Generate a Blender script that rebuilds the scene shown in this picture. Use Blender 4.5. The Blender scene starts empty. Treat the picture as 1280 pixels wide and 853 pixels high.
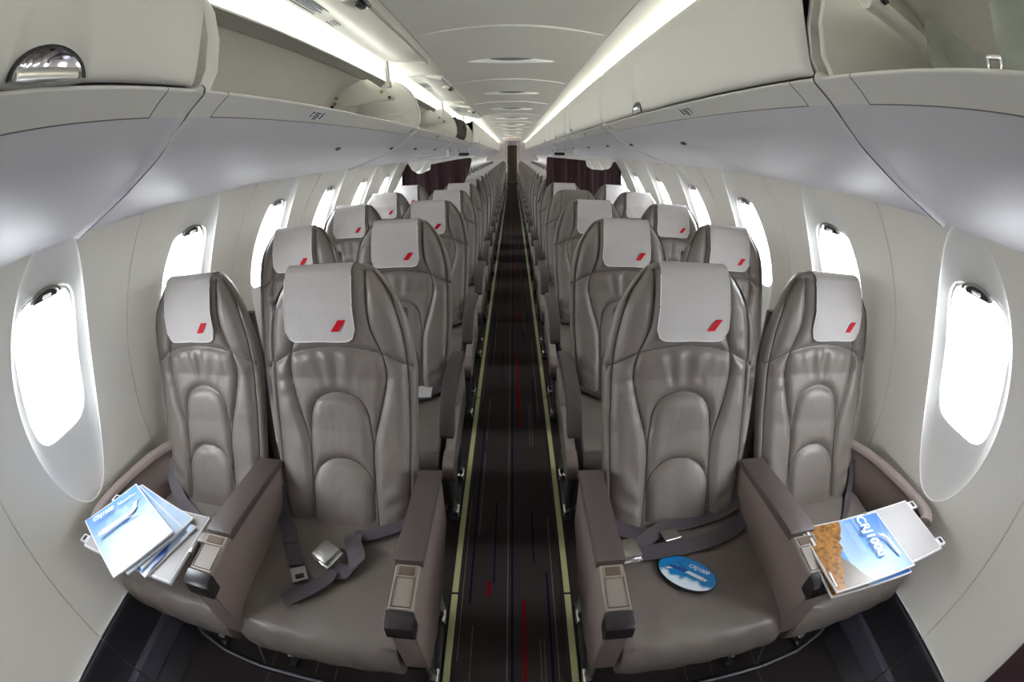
import bpy, bmesh, math, random
from mathutils import Vector, Matrix, Euler
random.seed(7)
sc = bpy.context.scene
COL = sc.collection

# ------------------------------------------------------------------ camera
cd = bpy.data.cameras.new('camera')
cam = bpy.data.objects.new('camera', cd); COL.objects.link(cam)
cam.location = (0.0075, 0.0, 1.39)
cam.rotation_euler = (Matrix.Rotation(0.0019, 3, 'Z') @ Matrix.Rotation(math.pi/2 - 0.4008, 3, 'X') @ Matrix.Rotation(-0.0026, 3, 'Z')).to_euler()
cd.type = 'PANO'
cd.sensor_fit = 'HORIZONTAL'
cd.sensor_width = 36.0
cd.sensor_height = 36.0 * 853 / 1280
cd.clip_start = 0.02
PT = cd if hasattr(cd, 'panorama_type') else cd.cycles
PT.panorama_type = 'FISHEYE_EQUISOLID'
PT.fisheye_lens = 585.0 / 1280 * 36
PT.fisheye_fov = math.pi
sc.camera = cam

# ------------------------------------------------------------------ sky, daylight, exposure
w = bpy.data.worlds.new('sky'); sc.world = w; w.use_nodes = True
bg = w.node_tree.nodes['Background']
bg.inputs[0].default_value = (0.92, 0.96, 1.0, 1)
bg.inputs[1].default_value = 9.0
sc.view_settings.view_transform = 'Standard'
sc.view_settings.look = 'None'
sc.view_settings.exposure = 1.25
sc.view_settings.gamma = 1.0
sc.view_settings.use_curve_mapping = False
try:
    sc.cycles.use_denoising = True
    sc.cycles.max_bounces = 14
    sc.cycles.diffuse_bounces = 7
    sc.cycles.transparent_max_bounces = 16
    sc.cycles.caustics_reflective = False
    sc.cycles.caustics_refractive = False
    sc.cycles.sample_clamp_indirect = 6.0
except Exception:
    pass
COVE = 20.0          # strength of the cove tubes

WCY, WPITCH = 0.638, 0.705          # first window centre, window pitch
Y0, Y1 = -1.83, 20.62               # cabin ends
KW = range(-1, 28)
for s in (-1, 1):                   # portals guide the daylight through the nearer windows
    for k in range(-1, 13):
        ld = bpy.data.lights.new('window_daylight', 'AREA')
        ld.shape = 'RECTANGLE'; ld.size = 0.27; ld.size_y = 0.43
        ld.cycles.is_portal = True
        lo = bpy.data.objects.new('window_daylight', ld); COL.objects.link(lo)
        lo.location = (s*1.30, WCY + WPITCH*k, 1.045)
        lo.rotation_euler = Vector((-s, 0, -0.0)).to_track_quat('-Z', 'Y').to_euler()
        lo.rotation_euler = Euler((math.pi/2, 0, s*math.pi/2))

# ------------------------------------------------------------------ materials
MATS = {}
def mat(name, col, rough=0.5, metal=0.0, var=0.0, vscale=8.0, bump=0.0, bscale=200.0, emit=None, es=0.0, coat=0.0, spec=None, sheen=0.0):
    m = bpy.data.materials.new(name); m.use_nodes = True
    nt = m.node_tree; b = nt.nodes['Principled BSDF']
    b.inputs['Base Color'].default_value = (*col, 1)
    b.inputs['Roughness'].default_value = rough
    b.inputs['Metallic'].default_value = metal
    if spec is not None: b.inputs['Specular IOR Level'].default_value = spec
    if coat: b.inputs['Coat Weight'].default_value = coat
    if sheen: b.inputs['Sheen Weight'].default_value = sheen
    if emit:
        b.inputs['Emission Color'].default_value = (*emit, 1)
        b.inputs['Emission Strength'].default_value = es
    tc = nt.nodes.new('ShaderNodeTexCoord')
    if var:
        n = nt.nodes.new('ShaderNodeTexNoise'); n.inputs['Scale'].default_value = vscale; n.inputs['Detail'].default_value = 4
        nt.links.new(tc.outputs['Object'], n.inputs['Vector'])
        mx = nt.nodes.new('ShaderNodeMix'); mx.data_type = 'RGBA'
        mx.inputs['A'].default_value = (*[c*(1-var) for c in col], 1)
        mx.inputs['B'].default_value = (*[min(1, c*(1+var)) for c in col], 1)
        nt.links.new(n.outputs['Fac'], mx.inputs['Factor'])
        nt.links.new(mx.outputs['Result'], b.inputs['Base Color'])
    if bump:
        n2 = nt.nodes.new('ShaderNodeTexNoise'); n2.inputs['Scale'].default_value = bscale; n2.inputs['Detail'].default_value = 3
        nt.links.new(tc.outputs['Object'], n2.inputs['Vector'])
        bp = nt.nodes.new('ShaderNodeBump'); bp.inputs['Strength'].default_value = bump; bp.inputs['Distance'].default_value = 0.01
        nt.links.new(n2.outputs['Fac'], bp.inputs['Height'])
        nt.links.new(bp.outputs['Normal'], b.inputs['Normal'])
    MATS[name] = m
    return m

def leather(name, col):
    m = mat(name, col, rough=0.37, var=0.07, vscale=9)
    nt = m.node_tree; b = nt.nodes['Principled BSDF']
    tc = nt.nodes.new('ShaderNodeTexCoord')
    mp = nt.nodes.new('ShaderNodeMapping'); mp.inputs['Scale'].default_value = (13, 13, 6)
    n = nt.nodes.new('ShaderNodeTexNoise'); n.inputs['Scale'].default_value = 1.0; n.inputs['Detail'].default_value = 2.0
    n.inputs['Distortion'].default_value = 0.3
    nt.links.new(tc.outputs['Object'], mp.inputs['Vector']); nt.links.new(mp.outputs['Vector'], n.inputs['Vector'])
    b1 = nt.nodes.new('ShaderNodeBump'); b1.inputs['Strength'].default_value = 0.2; b1.inputs['Distance'].default_value = 0.025
    nt.links.new(n.outputs['Fac'], b1.inputs['Height'])
    n2 = nt.nodes.new('ShaderNodeTexNoise'); n2.inputs['Scale'].default_value = 420; n2.inputs['Detail'].default_value = 2
    nt.links.new(tc.outputs['Object'], n2.inputs['Vector'])
    b2 = nt.nodes.new('ShaderNodeBump'); b2.inputs['Strength'].default_value = 0.12; b2.inputs['Distance'].default_value = 0.004
    nt.links.new(n2.outputs['Fac'], b2.inputs['Height']); nt.links.new(b1.outputs['Normal'], b2.inputs['Normal'])
    nt.links.new(b2.outputs['Normal'], b.inputs['Normal'])
    return m

leather('leather', (0.170, 0.147, 0.130))
mat('leather_shell', (0.07, 0.064, 0.06), 0.5)
mat('seam_shade', (0.06, 0.054, 0.05), 0.6)  # dark tone stands in for shade in the seam grooves
mat('wall_plastic', (0.87, 0.845, 0.775), 0.42, bump=0.05, bscale=900)
mat('surround', (0.82, 0.815, 0.785), 0.4)
mat('bin_bottom', (0.62, 0.605, 0.635), 0.42, bump=0.08, bscale=1100)  # cool tint puts the bluish window light from below into the colour
mat('bin_white', (0.70, 0.685, 0.645), 0.38)
mat('bin_door', (0.66, 0.645, 0.605), 0.4, bump=0.03, bscale=900)
mat('bin_liner', (0.45, 0.43, 0.40), 0.6, var=0.05)
mat('rail_grey', (0.16, 0.155, 0.14), 0.5)
mat('ceiling_white', (0.72, 0.71, 0.67), 0.5)
mat('gap_dark', (0.03, 0.03, 0.032), 0.7)
mat('arm_cap', (0.090, 0.070, 0.067), 0.5, bump=0.06, bscale=700)
mat('arm_pad', (0.062, 0.052, 0.050), 0.5, bump=0.06, bscale=700)
mat('arm_side', (0.210, 0.164, 0.150), 0.5, bump=0.04, bscale=700)
mat('arm_beige', (0.27, 0.235, 0.21), 0.45)
mat('arm_dark', (0.026, 0.021, 0.022), 0.35)
mat('arm_pocket', (0.12, 0.085, 0.06), 0.4)
mat('cloth_cover', (0.50, 0.475, 0.465), 0.85, var=0.04, vscale=14, bump=0.25, bscale=30, sheen=0.2)
mat('cloth_hem', (0.74, 0.72, 0.70), 0.85)
mat('red_print', (0.50, 0.004, 0.016), 0.6, spec=0.2)
mat('belt', (0.085, 0.072, 0.085), 0.32, bump=0.25, bscale=500)
mat('belt_label', (0.66, 0.64, 0.62), 0.6)
mat('metal_satin', (0.50, 0.49, 0.46), 0.3, 1.0)
mat('metal_leg', (0.42, 0.42, 0.43), 0.32, 1.0)
mat('metal_dark', (0.10, 0.10, 0.11), 0.4, 1.0)
mat('chrome', (0.85, 0.85, 0.88), 0.08, 1.0)
mat('black_plastic', (0.012, 0.012, 0.014), 0.35)
mat('dado', (0.020, 0.020, 0.026), 0.45, bump=0.1, bscale=300)
mat('dado_ridge', (0.065, 0.065, 0.085), 0.3)
mat('curtain', (0.040, 0.012, 0.017), 0.9, var=0.15, vscale=30, sheen=0.3)
mat('strip_glow', (0.55, 0.56, 0.28), 0.4)
mat('strip_base', (0.008, 0.008, 0.009), 0.5)
mat('tray_white', (0.62, 0.62, 0.63), 0.3)
mat('tray_grey', (0.36, 0.345, 0.345), 0.5)
mat('paper', (0.62, 0.62, 0.63), 0.5)
mat('print_white', (0.72, 0.74, 0.77), 0.4)
mat('print_blue_dark', (0.01, 0.06, 0.28), 0.35)
mat('print_blue', (0.04, 0.25, 0.70), 0.35)
mat('print_grey', (0.30, 0.34, 0.42), 0.4)
mat('print_black', (0.03, 0.03, 0.035), 0.6)
mat('bolt_brass', (0.30, 0.20, 0.07), 0.4, 0.8)
mat('bulkhead', (0.46, 0.42, 0.42), 0.5)
mat('door_brown', (0.15, 0.115, 0.075), 0.5)
mat('bag_cloth', (0.022, 0.02, 0.02), 0.8, bump=0.4, bscale=40)
mat('bag_trim', (0.05, 0.02, 0.03), 0.7)
mat('apron', (0.50, 0.50, 0.50), 0.9, var=0.08, vscale=0.4)
mat('vent_lens', (0.16, 0.17, 0.20), 0.12, spec=0.8)
mat('vent_white', (0.86, 0.86, 0.84), 0.35)
mat('sign_red', (0.55, 0.02, 0.03), 0.5)
mat('tube_light', (0.9, 0.9, 0.9), 0.5, emit=(0.98, 1.0, 0.90), es=COVE)
mat('skin_metal', (0.5, 0.5, 0.5), 0.6)

# thin window glass: mostly clear with a soft sheen
m = bpy.data.materials.new('window_glass'); m.use_nodes = True; nt = m.node_tree; nt.nodes.clear()
o_ = nt.nodes.new('ShaderNodeOutputMaterial'); t_ = nt.nodes.new('ShaderNodeBsdfTransparent'); g_ = nt.nodes.new('ShaderNodeBsdfGlossy')
g_.inputs['Roughness'].default_value = 0.05; t_.inputs[0].default_value = (0.95, 0.96, 0.97, 1)
x_ = nt.nodes.new('ShaderNodeMixShader'); x_.inputs[0].default_value = 0.04
nt.links.new(t_.outputs[0], x_.inputs[1]); nt.links.new(g_.outputs[0], x_.inputs[2]); nt.links.new(x_.outputs[0], o_.inputs[0])
MATS['window_glass'] = m
# plastic film
m = bpy.data.materials.new('plastic_film'); m.use_nodes = True; nt = m.node_tree; nt.nodes.clear()
o_ = nt.nodes.new('ShaderNodeOutputMaterial'); t_ = nt.nodes.new('ShaderNodeBsdfTransparent'); g_ = nt.nodes.new('ShaderNodeBsdfPrincipled')
g_.inputs['Base Color'].default_value = (0.42, 0.44, 0.41, 1); g_.inputs['Roughness'].default_value = 0.2
t_.inputs[0].default_value = (0.9, 0.95, 0.92, 1); x_ = nt.nodes.new('ShaderNodeMixShader'); x_.inputs[0].default_value = 0.26
nt.links.new(t_.outputs[0], x_.inputs[1]); nt.links.new(g_.outputs[0], x_.inputs[2]); nt.links.new(x_.outputs[0], o_.inputs[0])
MATS['plastic_film'] = m

def carpet_material():
    m = bpy.data.materials.new('carpet'); m.use_nodes = True; nt = m.node_tree; b = nt.nodes['Principled BSDF']
    b.inputs['Roughness'].default_value = 0.95; b.inputs['Specular IOR Level'].default_value = 0.1
    tc = nt.nodes.new('ShaderNodeTexCoord'); sp = nt.nodes.new('ShaderNodeSeparateXYZ'); nt.links.new(tc.outputs['Object'], sp.inputs[0])
    n = nt.nodes.new('ShaderNodeTexNoise'); n.inputs['Scale'].default_value = 260; n.inputs['Detail'].default_value = 2
    nt.links.new(tc.outputs['Object'], n.inputs['Vector'])
    base = nt.nodes.new('ShaderNodeMix'); base.data_type = 'RGBA'
    base.inputs['A'].default_value = (0.022, 0.017, 0.017, 1); base.inputs['B'].default_value = (0.066, 0.054, 0.053, 1)
    nt.links.new(n.outputs['Fac'], base.inputs['Factor'])
    last = base.outputs['Result']
    def math_(op, a, bb):
        q = nt.nodes.new('ShaderNodeMath'); q.operation = op
        for i, v in enumerate((a, bb)):
            if isinstance(v, (int, float)): q.inputs[i].default_value = v
            else: nt.links.new(v, q.inputs[i])
        return q.outputs[0]
    TAN, NAVY, RED = (0.16, 0.115, 0.095), (0.006, 0.008, 0.035), (0.20, 0.006, 0.012)
    # x, half width, phase, on-length, period, colour
    S = [(-0.012, .0022, 0, 9, 2.2, TAN), (0.004, .0038, 0, 9, 2.2, NAVY), (0.044, .006, 0.55, .42, 1.55, RED), (0.035, .006, 2.30, .75, 3.1, RED),
         (-0.079, .007, 0.985, .075, 2.36, RED), (-0.143, .0035, 0.95, 1.15, 1.9, NAVY), (0.130, .0038, 0.55, .55, 1.57, NAVY), (-0.062, .003, 1.05, .45, 1.57, NAVY),
         (-0.170, .002, 0.70, .80, 1.7, TAN), (0.149, .002, 0.30, 1.1, 1.9, TAN), (-0.127, .0018, 0.4, .45, 1.57, TAN), (-0.127, .0018, 1.3, .55, 1.57, TAN), (0.095, .0015, 0.35, .45, 1.57, TAN), (0.108, .0015, 0.35, .45, 1.57, TAN),
         (0.085, .003, 1.15, .3, 2.1, NAVY), (-0.55, .0015, 0, 9, 2, TAN), (-0.62, .0015, 0, 9, 2, TAN), (-0.78, .0015, 0, 9, 2, TAN), (0.55, .0015, 0, 9, 2, TAN), (0.64, .0015, 0, 9, 2, TAN), (0.80, .0015, 0, 9, 2, TAN)]
    for (x0, hw, ph, on, per, c) in S:
        d = math_('ABSOLUTE', math_('SUBTRACT', sp.outputs[0], x0), 0)
        a = math_('LESS_THAN', d, hw)
        if on < per:
            yy = math_('FLOORED_MODULO', math_('SUBTRACT', sp.outputs[1], ph), per)
            a = math_('MULTIPLY', a, math_('LESS_THAN', yy, on))
        mx = nt.nodes.new('ShaderNodeMix'); mx.data_type = 'RGBA'; mx.inputs['B'].default_value = (*c, 1)
        nt.links.new(a, mx.inputs['Factor']); nt.links.new(last, mx.inputs['A']); last = mx.outputs['Result']
    nt.links.new(last, b.inputs['Base Color'])
    bp = nt.nodes.new('ShaderNodeBump'); bp.inputs['Strength'].default_value = 0.4; bp.inputs['Distance'].default_value = 0.004
    nt.links.new(n.outputs['Fac'], bp.inputs['Height']); nt.links.new(bp.outputs['Normal'], b.inputs['Normal'])
    MATS['carpet'] = m
carpet_material()

def print_material(name, kind):
    """flat print on a booklet cover; object space: X across the page, Y up the page, both 0..1 after scaling"""
    m = bpy.data.materials.new(name); m.use_nodes = True; nt = m.node_tree; b = nt.nodes['Principled BSDF']
    b.inputs['Roughness'].default_value = 0.3
    tc = nt.nodes.new('ShaderNodeTexCoord'); sp = nt.nodes.new('ShaderNodeSeparateXYZ')
    nt.links.new(tc.outputs['Object'], sp.inputs[0])
    mr = nt.nodes.new('ShaderNodeMapRange'); mr.inputs['From Min'].default_value = -.15; mr.inputs['From Max'].default_value = .15
    nt.links.new(sp.outputs[1], mr.inputs['Value'])
    cr = nt.nodes.new('ShaderNodeValToRGB'); nt.links.new(mr.outputs[0], cr.inputs[0])
    e = cr.color_ramp.elements
    n = nt.nodes.new('ShaderNodeTexNoise'); n.inputs['Scale'].default_value = 16; n.inputs['Detail'].default_value = 6
    nt.links.new(tc.outputs['Object'], n.inputs['Vector'])
    if kind == 'clouds':
        e[0].position = 0.0; e[0].color = (0.40, 0.50, 0.62, 1)
        e[1].position = 1.0; e[1].color = (0.08, 0.24, 0.52, 1)
        k = e.new(0.45); k.color = (0.26, 0.40, 0.60, 1)
        mx = nt.nodes.new('ShaderNodeMix'); mx.data_type = 'RGBA'; mx.inputs['B'].default_value = (0.48, 0.55, 0.62, 1)
        r2 = nt.nodes.new('ShaderNodeMapRange'); r2.inputs['From Min'].default_value = .5; r2.inputs['From Max'].default_value = .75
        r2.inputs['To Max'].default_value = .6
        nt.links.new(n.outputs['Fac'], r2.inputs['Value']); nt.links.new(r2.outputs[0], mx.inputs['Factor'])
        nt.links.new(cr.outputs[0], mx.inputs['A']); nt.links.new(mx.outputs['Result'], b.inputs['Base Color'])
    else:
        e[0].position = 0.30; e[0].color = (0.40, 0.54, 0.72, 1)
        e[1].position = 1.0; e[1].color = (0.015, 0.12, 0.50, 1)
        k = e.new(0.6); k.color = (0.12, 0.32, 0.66, 1)
        # autumn foliage below a sloping skyline
        def mth(op, a, bb):
            q = nt.nodes.new('ShaderNodeMath'); q.operation = op
            for i, v in enumerate((a, bb)):
                if isinstance(v, (int, float)): q.inputs[i].default_value = v
                else: nt.links.new(v, q.inputs[i])
            return q.outputs[0]
        nz = mth('MULTIPLY', mth('SUBTRACT', n.outputs['Fac'], 0.5), 0.10)
        h1 = mth('ADD', mth('MULTIPLY', sp.outputs[0], -0.42), -0.065)      # near bank: higher at the left of the page
        near = mth('LESS_THAN', mth('ADD', sp.outputs[1], nz), h1)
        h2 = mth('ADD', mth('MULTIPLY', sp.outputs[0], 0.55), -0.075)       # far hills rise to the right
        far = mth('LESS_THAN', mth('ADD', sp.outputs[1], mth('MULTIPLY', nz, .4)), h2)
        n3 = nt.nodes.new('ShaderNodeTexNoise'); n3.inputs['Scale'].default_value = 70; n3.inputs['Detail'].default_value = 6
        nt.links.new(tc.outputs['Object'], n3.inputs['Vector'])
        fr = nt.nodes.new('ShaderNodeValToRGB'); nt.links.new(n3.outputs['Fac'], fr.inputs[0])
        fe = fr.color_ramp.elements; fe[0].position = .3; fe[0].color = (0.10, 0.05, 0.015, 1); fe[1].position = .75; fe[1].color = (0.50, 0.25, 0.06, 1)
        kk = fe.new(.5); kk.color = (0.34, 0.15, 0.03, 1)
        lake = mth('LESS_THAN', sp.outputs[1], -0.055)
        mA = nt.nodes.new('ShaderNodeMix'); mA.data_type = 'RGBA'; nt.links.new(lake, mA.inputs['Factor']); nt.links.new(cr.outputs[0], mA.inputs['A']); mA.inputs['B'].default_value = (0.10, 0.32, 0.72, 1)
        mB = nt.nodes.new('ShaderNodeMix'); mB.data_type = 'RGBA'; nt.links.new(far, mB.inputs['Factor']); nt.links.new(mA.outputs['Result'], mB.inputs['A']); mB.inputs['B'].default_value = (0.20, 0.16, 0.13, 1)
        mC = nt.nodes.new('ShaderNodeMix'); mC.data_type = 'RGBA'; nt.links.new(near, mC.inputs['Factor']); nt.links.new(mB.outputs['Result'], mC.inputs['A']); nt.links.new(fr.outputs[0], mC.inputs['B'])
        nt.links.new(mC.outputs['Result'], b.inputs['Base Color'])
    MATS[name] = m
print_material('cover_clouds', 'clouds'); print_material('cover_autumn', 'autumn')

def sticker_material():
    m = bpy.data.materials.new('sticker_print'); m.use_nodes = True; nt = m.node_tree; b = nt.nodes['Principled BSDF']; b.inputs['Roughness'].default_value = .3
    tc = nt.nodes.new('ShaderNodeTexCoord'); sp = nt.nodes.new('ShaderNodeSeparateXYZ'); nt.links.new(tc.outputs['Object'], sp.inputs[0])
    n = nt.nodes.new('ShaderNodeTexNoise'); n.inputs['Scale'].default_value = 38; n.inputs['Detail'].default_value = 4; nt.links.new(tc.outputs['Object'], n.inputs['Vector'])
    a = nt.nodes.new('ShaderNodeMath'); a.operation = 'MULTIPLY_ADD'; a.inputs[1].default_value = -22; a.inputs[2].default_value = -.62
    nt.links.new(sp.outputs[1], a.inputs[0])
    c = nt.nodes.new('ShaderNodeMath'); c.operation = 'ADD'; nt.links.new(a.outputs[0], c.inputs[0]); nt.links.new(n.outputs['Fac'], c.inputs[1])
    cr = nt.nodes.new('ShaderNodeValToRGB'); nt.links.new(c.outputs[0], cr.inputs[0]); e = cr.color_ramp.elements
    e[0].position = .25; e[0].color = (0.0, 0.20, 0.52, 1); e[1].position = .5; e[1].color = (.75, .85, .93, 1)
    nt.links.new(cr.outputs[0], b.inputs['Base Color']); MATS['sticker_print'] = m
sticker_material()

# ------------------------------------------------------------------ mesh helpers
def link(name, me, matn, parent=None, loc=None, smooth=True):
    o = bpy.data.objects.new(name, me); COL.objects.link(o)
    if matn and not me.materials: me.materials.append(MATS[matn])
    if parent is not None: o.parent = parent
    if loc is not None: o.location = loc
    return o
def mesh(verts, faces, smooth=True, name='m', fix=True):
    me = bpy.data.meshes.new(name); me.from_pydata([tuple(v) for v in verts], [], faces); me.update()
    if fix:
        bm = bmesh.new(); bm.from_mesh(me); bmesh.ops.recalc_face_normals(bm, faces=bm.faces); bm.to_mesh(me); bm.free()
    if smooth: me.polygons.foreach_set('use_smooth', [True]*len(me.polygons))
    me.update(); return me
def autosmooth(me, ang=40):
    try: me.set_sharp_from_angle(angle=math.radians(ang))
    except Exception: pass
    return me
class MB:
    def __init__(s): s.bm = bmesh.new()
    def box(s, c, d, bev=0.0, seg=2, rot=None):
        r = bmesh.ops.create_cube(s.bm, size=1.0); vs = r['verts']
        M = Matrix.Translation(c) @ (rot.to_4x4() if rot else Matrix()) @ Matrix.Diagonal((*d, 1))
        bmesh.ops.transform(s.bm, matrix=M, verts=vs)
        if bev:
            es = list({e for v in vs for e in v.link_edges})
            bmesh.ops.bevel(s.bm, geom=es, offset=bev, segments=seg, affect='EDGES', profile=.5)
        return s
    def prism(s, poly, a0, a1, axis='x', bev=0.0, seg=2):
        """poly: 2D outline; axis x -> poly is (y,z); y -> (x,z); z -> (x,y)"""
        def P(p, a):
            return {'x': (a, p[0], p[1]), 'y': (p[0], a, p[1]), 'z': (p[0], p[1], a)}[axis]
        A = [s.bm.verts.new(P(p, a0)) for p in poly]; B = [s.bm.verts.new(P(p, a1)) for p in poly]
        n = len(poly); fs = [s.bm.faces.new(A), s.bm.faces.new(B[::-1])]
        for i in range(n): fs.append(s.bm.faces.new((A[i], A[(i+1) % n], B[(i+1) % n], B[i])))
        bmesh.ops.recalc_face_normals(s.bm, faces=fs)
        if bev:
            es = list({e for f in fs[:2] for e in f.edges})
            bmesh.ops.bevel(s.bm, geom=es, offset=bev, segments=seg, affect='EDGES', profile=.5)
        return s
    def tube(s, pts, r, n=8, caps=True):
        pts = [Vector(p) for p in pts]; rings = []
        for i, p in enumerate(pts):
            d = (pts[min(i+1, len(pts)-1)] - pts[max(i-1, 0)]).normalized()
            up = Vector((0, 0, 1)) if abs(d.z) < .95 else Vector((0, 1, 0))
            a = d.cross(up).normalized(); b = d.cross(a).normalized()
            rr = r[i] if isinstance(r, (list, tuple)) else r
            rings.append([s.bm.verts.new(p + a*math.cos(2*math.pi*k/n)*rr + b*math.sin(2*math.pi*k/n)*rr) for k in range(n)])
        fs = []
        for i in range(len(rings)-1):
            for k in range(n): fs.append(s.bm.faces.new((rings[i][k], rings[i][(k+1) % n], rings[i+1][(k+1) % n], rings[i+1][k])))
        if caps: fs += [s.bm.faces.new(rings[0][::-1]), s.bm.faces.new(rings[-1])]
        bmesh.ops.recalc_face_normals(s.bm, faces=fs); return s
    def mesh(s, smooth=True, ang=35):
        me = bpy.data.meshes.new('m'); s.bm.to_mesh(me); s.bm.free()
        if smooth:
            me.polygons.foreach_set('use_smooth', [True]*len(me.polygons)); autosmooth(me, ang)
        me.update(); return me
    def obj(s, name, matn, parent=None, loc=None, smooth=True, ang=35):
        return link(name, s.mesh(smooth, ang), matn, parent, loc)
def empty(name, loc=(0, 0, 0), rotz=0.0):
    o = bpy.data.objects.new(name, None); COL.objects.link(o); o.location = loc; o.rotation_euler = (0, 0, rotz)
    o.empty_display_size = .1; return o
def tag(o, label, cat, group=None):
    o['label'] = label; o['category'] = cat
    if group: o['group'] = group
    return o
def struct(o): o['kind'] = 'structure'; return o
def interp(x, xs, ys):
    if x <= xs[0]: return ys[0]
    for i in range(len(xs)-1):
        if x <= xs[i+1]:
            t = (x-xs[i])/(xs[i+1]-xs[i]); return ys[i]+t*(ys[i+1]-ys[i])
    return ys[-1]
def smoothpoly(pts, n=6):
    """Catmull-Rom through the points"""
    P = [Vector((*p, 0)) if len(p) == 2 else Vector(p) for p in pts]; out = []
    for i in range(len(P)-1):
        p0, p1, p2, p3 = P[max(i-1, 0)], P[i], P[i+1], P[min(i+2, len(P)-1)]
        for k in range(n):
            t = k/n
            out.append(.5*((2*p1)+(-p0+p2)*t+(2*p0-5*p1+4*p2-p3)*t*t+(-p0+3*p1-3*p2+p3)*t**3))
    out.append(P[-1]); return out
def sp2(pts, n=6): return [(v.x, v.y) for v in smoothpoly(pts, n)]
def loft_y(profile, ys, s=1, inset=None, closed=False):
    """sweep a list of (x,z) points along y; inset(y) moves the profile along its normal (away from the aisle)"""
    n = len(profile); V = []; F = []
    nor = []
    for i in range(n):
        a = profile[max(i-1, 0)]; b = profile[min(i+1, n-1)]
        d = Vector((b[0]-a[0], b[1]-a[1])); d = d.normalized() if d.length else Vector((1, 0))
        nor.append(Vector((-d.y, d.x)))
    for y in ys:
        k = inset(y) if inset else 0.0
        for (p, q) in zip(profile, nor):
            V.append((s*(p[0]+q.x*k), y, p[1]+q.y*k))
    for j in range(len(ys)-1):
        for i in range(n-1 if not closed else n):
            a = j*n+i; b = j*n+(i+1) % n
            F.append((a, b, b+n, a+n) if s > 0 else (a, a+n, b+n, b))
    return V, F
ORD = ['zeroth', 'first', 'second', 'third', 'fourth', 'fifth', 'sixth', 'seventh', 'eighth', 'ninth', 'tenth', 'eleventh', 'twelfth', 'thirteenth', 'fourteenth', 'fifteenth',
       'sixteenth', 'seventeenth', 'eighteenth', 'nineteenth', 'twentieth', 'twenty-first', 'twenty-second', 'twenty-third', 'twenty-fourth', 'twenty-fifth', 'twenty-sixth', 'twenty-seventh', 'twenty-eighth', 'twenty-ninth', 'thirtieth', 'thirty-first', 'thirty-second']
SIDE = {-1: 'left', 1: 'right'}
def textmesh(txt, size, extrude=0.0, shear=0.0, bold=0.0):
    cu = bpy.data.curves.new('t', 'FONT'); cu.body = txt; cu.size = size; cu.extrude = extrude; cu.shear = shear; cu.offset = bold
    cu.align_x = 'LEFT'; cu.resolution_u = 3
    o = bpy.data.objects.new('t', cu); COL.objects.link(o)
    dg = bpy.context.evaluated_depsgraph_get(); me = bpy.data.meshes.new_from_object(o.evaluated_get(dg))
    bpy.data.objects.remove(o); bpy.data.curves.remove(cu)
    me.materials.clear(); return me

# ------------------------------------------------------------------ the shell
R_, ZC = 1.265, 0.60
def cylx(z): return math.sqrt(max(0.0, R_*R_-(z-ZC)**2))

apron = link('apron_ground', mesh([(-60, -40, -2.2), (60, -40, -2.2), (60, 60, -2.2), (-60, 60, -2.2)], [(0, 1, 2, 3)], False), 'apron'); struct(apron)
FY0, FY1 = -2.5, 23.5
fl = MB().box((0, (FY0+FY1)/2, -.02), (2.3, FY1-FY0, .04)).obj('floor', 'carpet'); struct(fl)
# floor object-space = world space for the stripes
for v in fl.data.vertices: pass
for i, s in enumerate((-1, 1)):
    tr = empty('trim_%d' % (i+1)); struct(tr)
    MB().box((s*.197, (FY0+20.6)/2, .002), (.036, 20.6-FY0, .004)).obj('strip_base', 'strip_base', tr)
    yy = -1.83
    sm = MB().box((0, 0, 0), (.0215, 1.40, .004), .001, 1).mesh()
    while yy < 20.0:
        link('path_strip', sm, 'strip_glow', tr, (s*.197, yy+.705, .006)); yy += 1.41

# ceiling: panels two rows long, each with a small step at its near edge
ceil = empty('ceiling'); struct(ceil)
CZ = [(0, 2.010), (.10, 2.009), (.20, 2.003), (.30, 1.993), (.40, 1.978), (.43, 1.973)]
CO = [(.433, 1.9725), (.50, 1.966), (.548, 1.964), (.62, 1.966), (.72, 1.966), (.80, 1.955), (.86, 1.925)]
prof = sp2([(-a, b) for a, b in CZ[::-1][:-1]] + CZ, 4)
def cstep(y0, y1):
    def f(y):
        t = y-y0
        return .018*math.exp(-t/.10)
    return f
st = [-1.06, .51]+[2.08+1.567*i for i in range(12)]+[20.62]
st = [-2.5]+st
cache = {}
for i in range(len(st)-1):
    L = round(st[i+1]-st[i], 3)
    if L not in cache:
        ys = [0, .004, .012, .03, .06, .10, .16, .25, .4]+[L*.6, L*.8, L]
        f = lambda y: .010*math.exp(-y/.07)
        V = []; F = []; n = len(prof)
        for y in ys:
            for (x, z) in prof:
                V.append((x, y, z - f(y)*(1-min(1, abs(x)/.42)**4)))
        V += [(x, 0, z+.004) for (x, z) in prof]          # the near lip of the step
        for j in range(len(ys)-1):
            for k in range(n-1): a = j*n+k; F.append((a, a+1, a+1+n, a+n))
        b0 = len(ys)*n
        for k in range(n-1): F.append((b0+k, b0+k+1, k+1, k))
        cache[L] = autosmooth(mesh(V, F, True, fix=False), 50)
        V2, F2 = loft_y(sp2(CO, 4), [0, L/2, L]); cache[(L, 1)] = mesh(V2, F2)
        V2, F2 = loft_y(sp2(CO, 4), [0, L/2, L], -1); cache[(L, -1)] = mesh(V2, F2)
    link('ceiling_panel', cache[L], 'ceiling_white', ceil, (0, st[i], 0))
    for s in (1, -1): link('cove_panel', cache[(L, s)], 'ceiling_white', ceil, (0, st[i], 0))
MB().box((0, (FY0+FY1)/2, 2.06), (2.2, FY1-FY0, .02)).obj('roof_liner', 'skin_metal', ceil)

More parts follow.
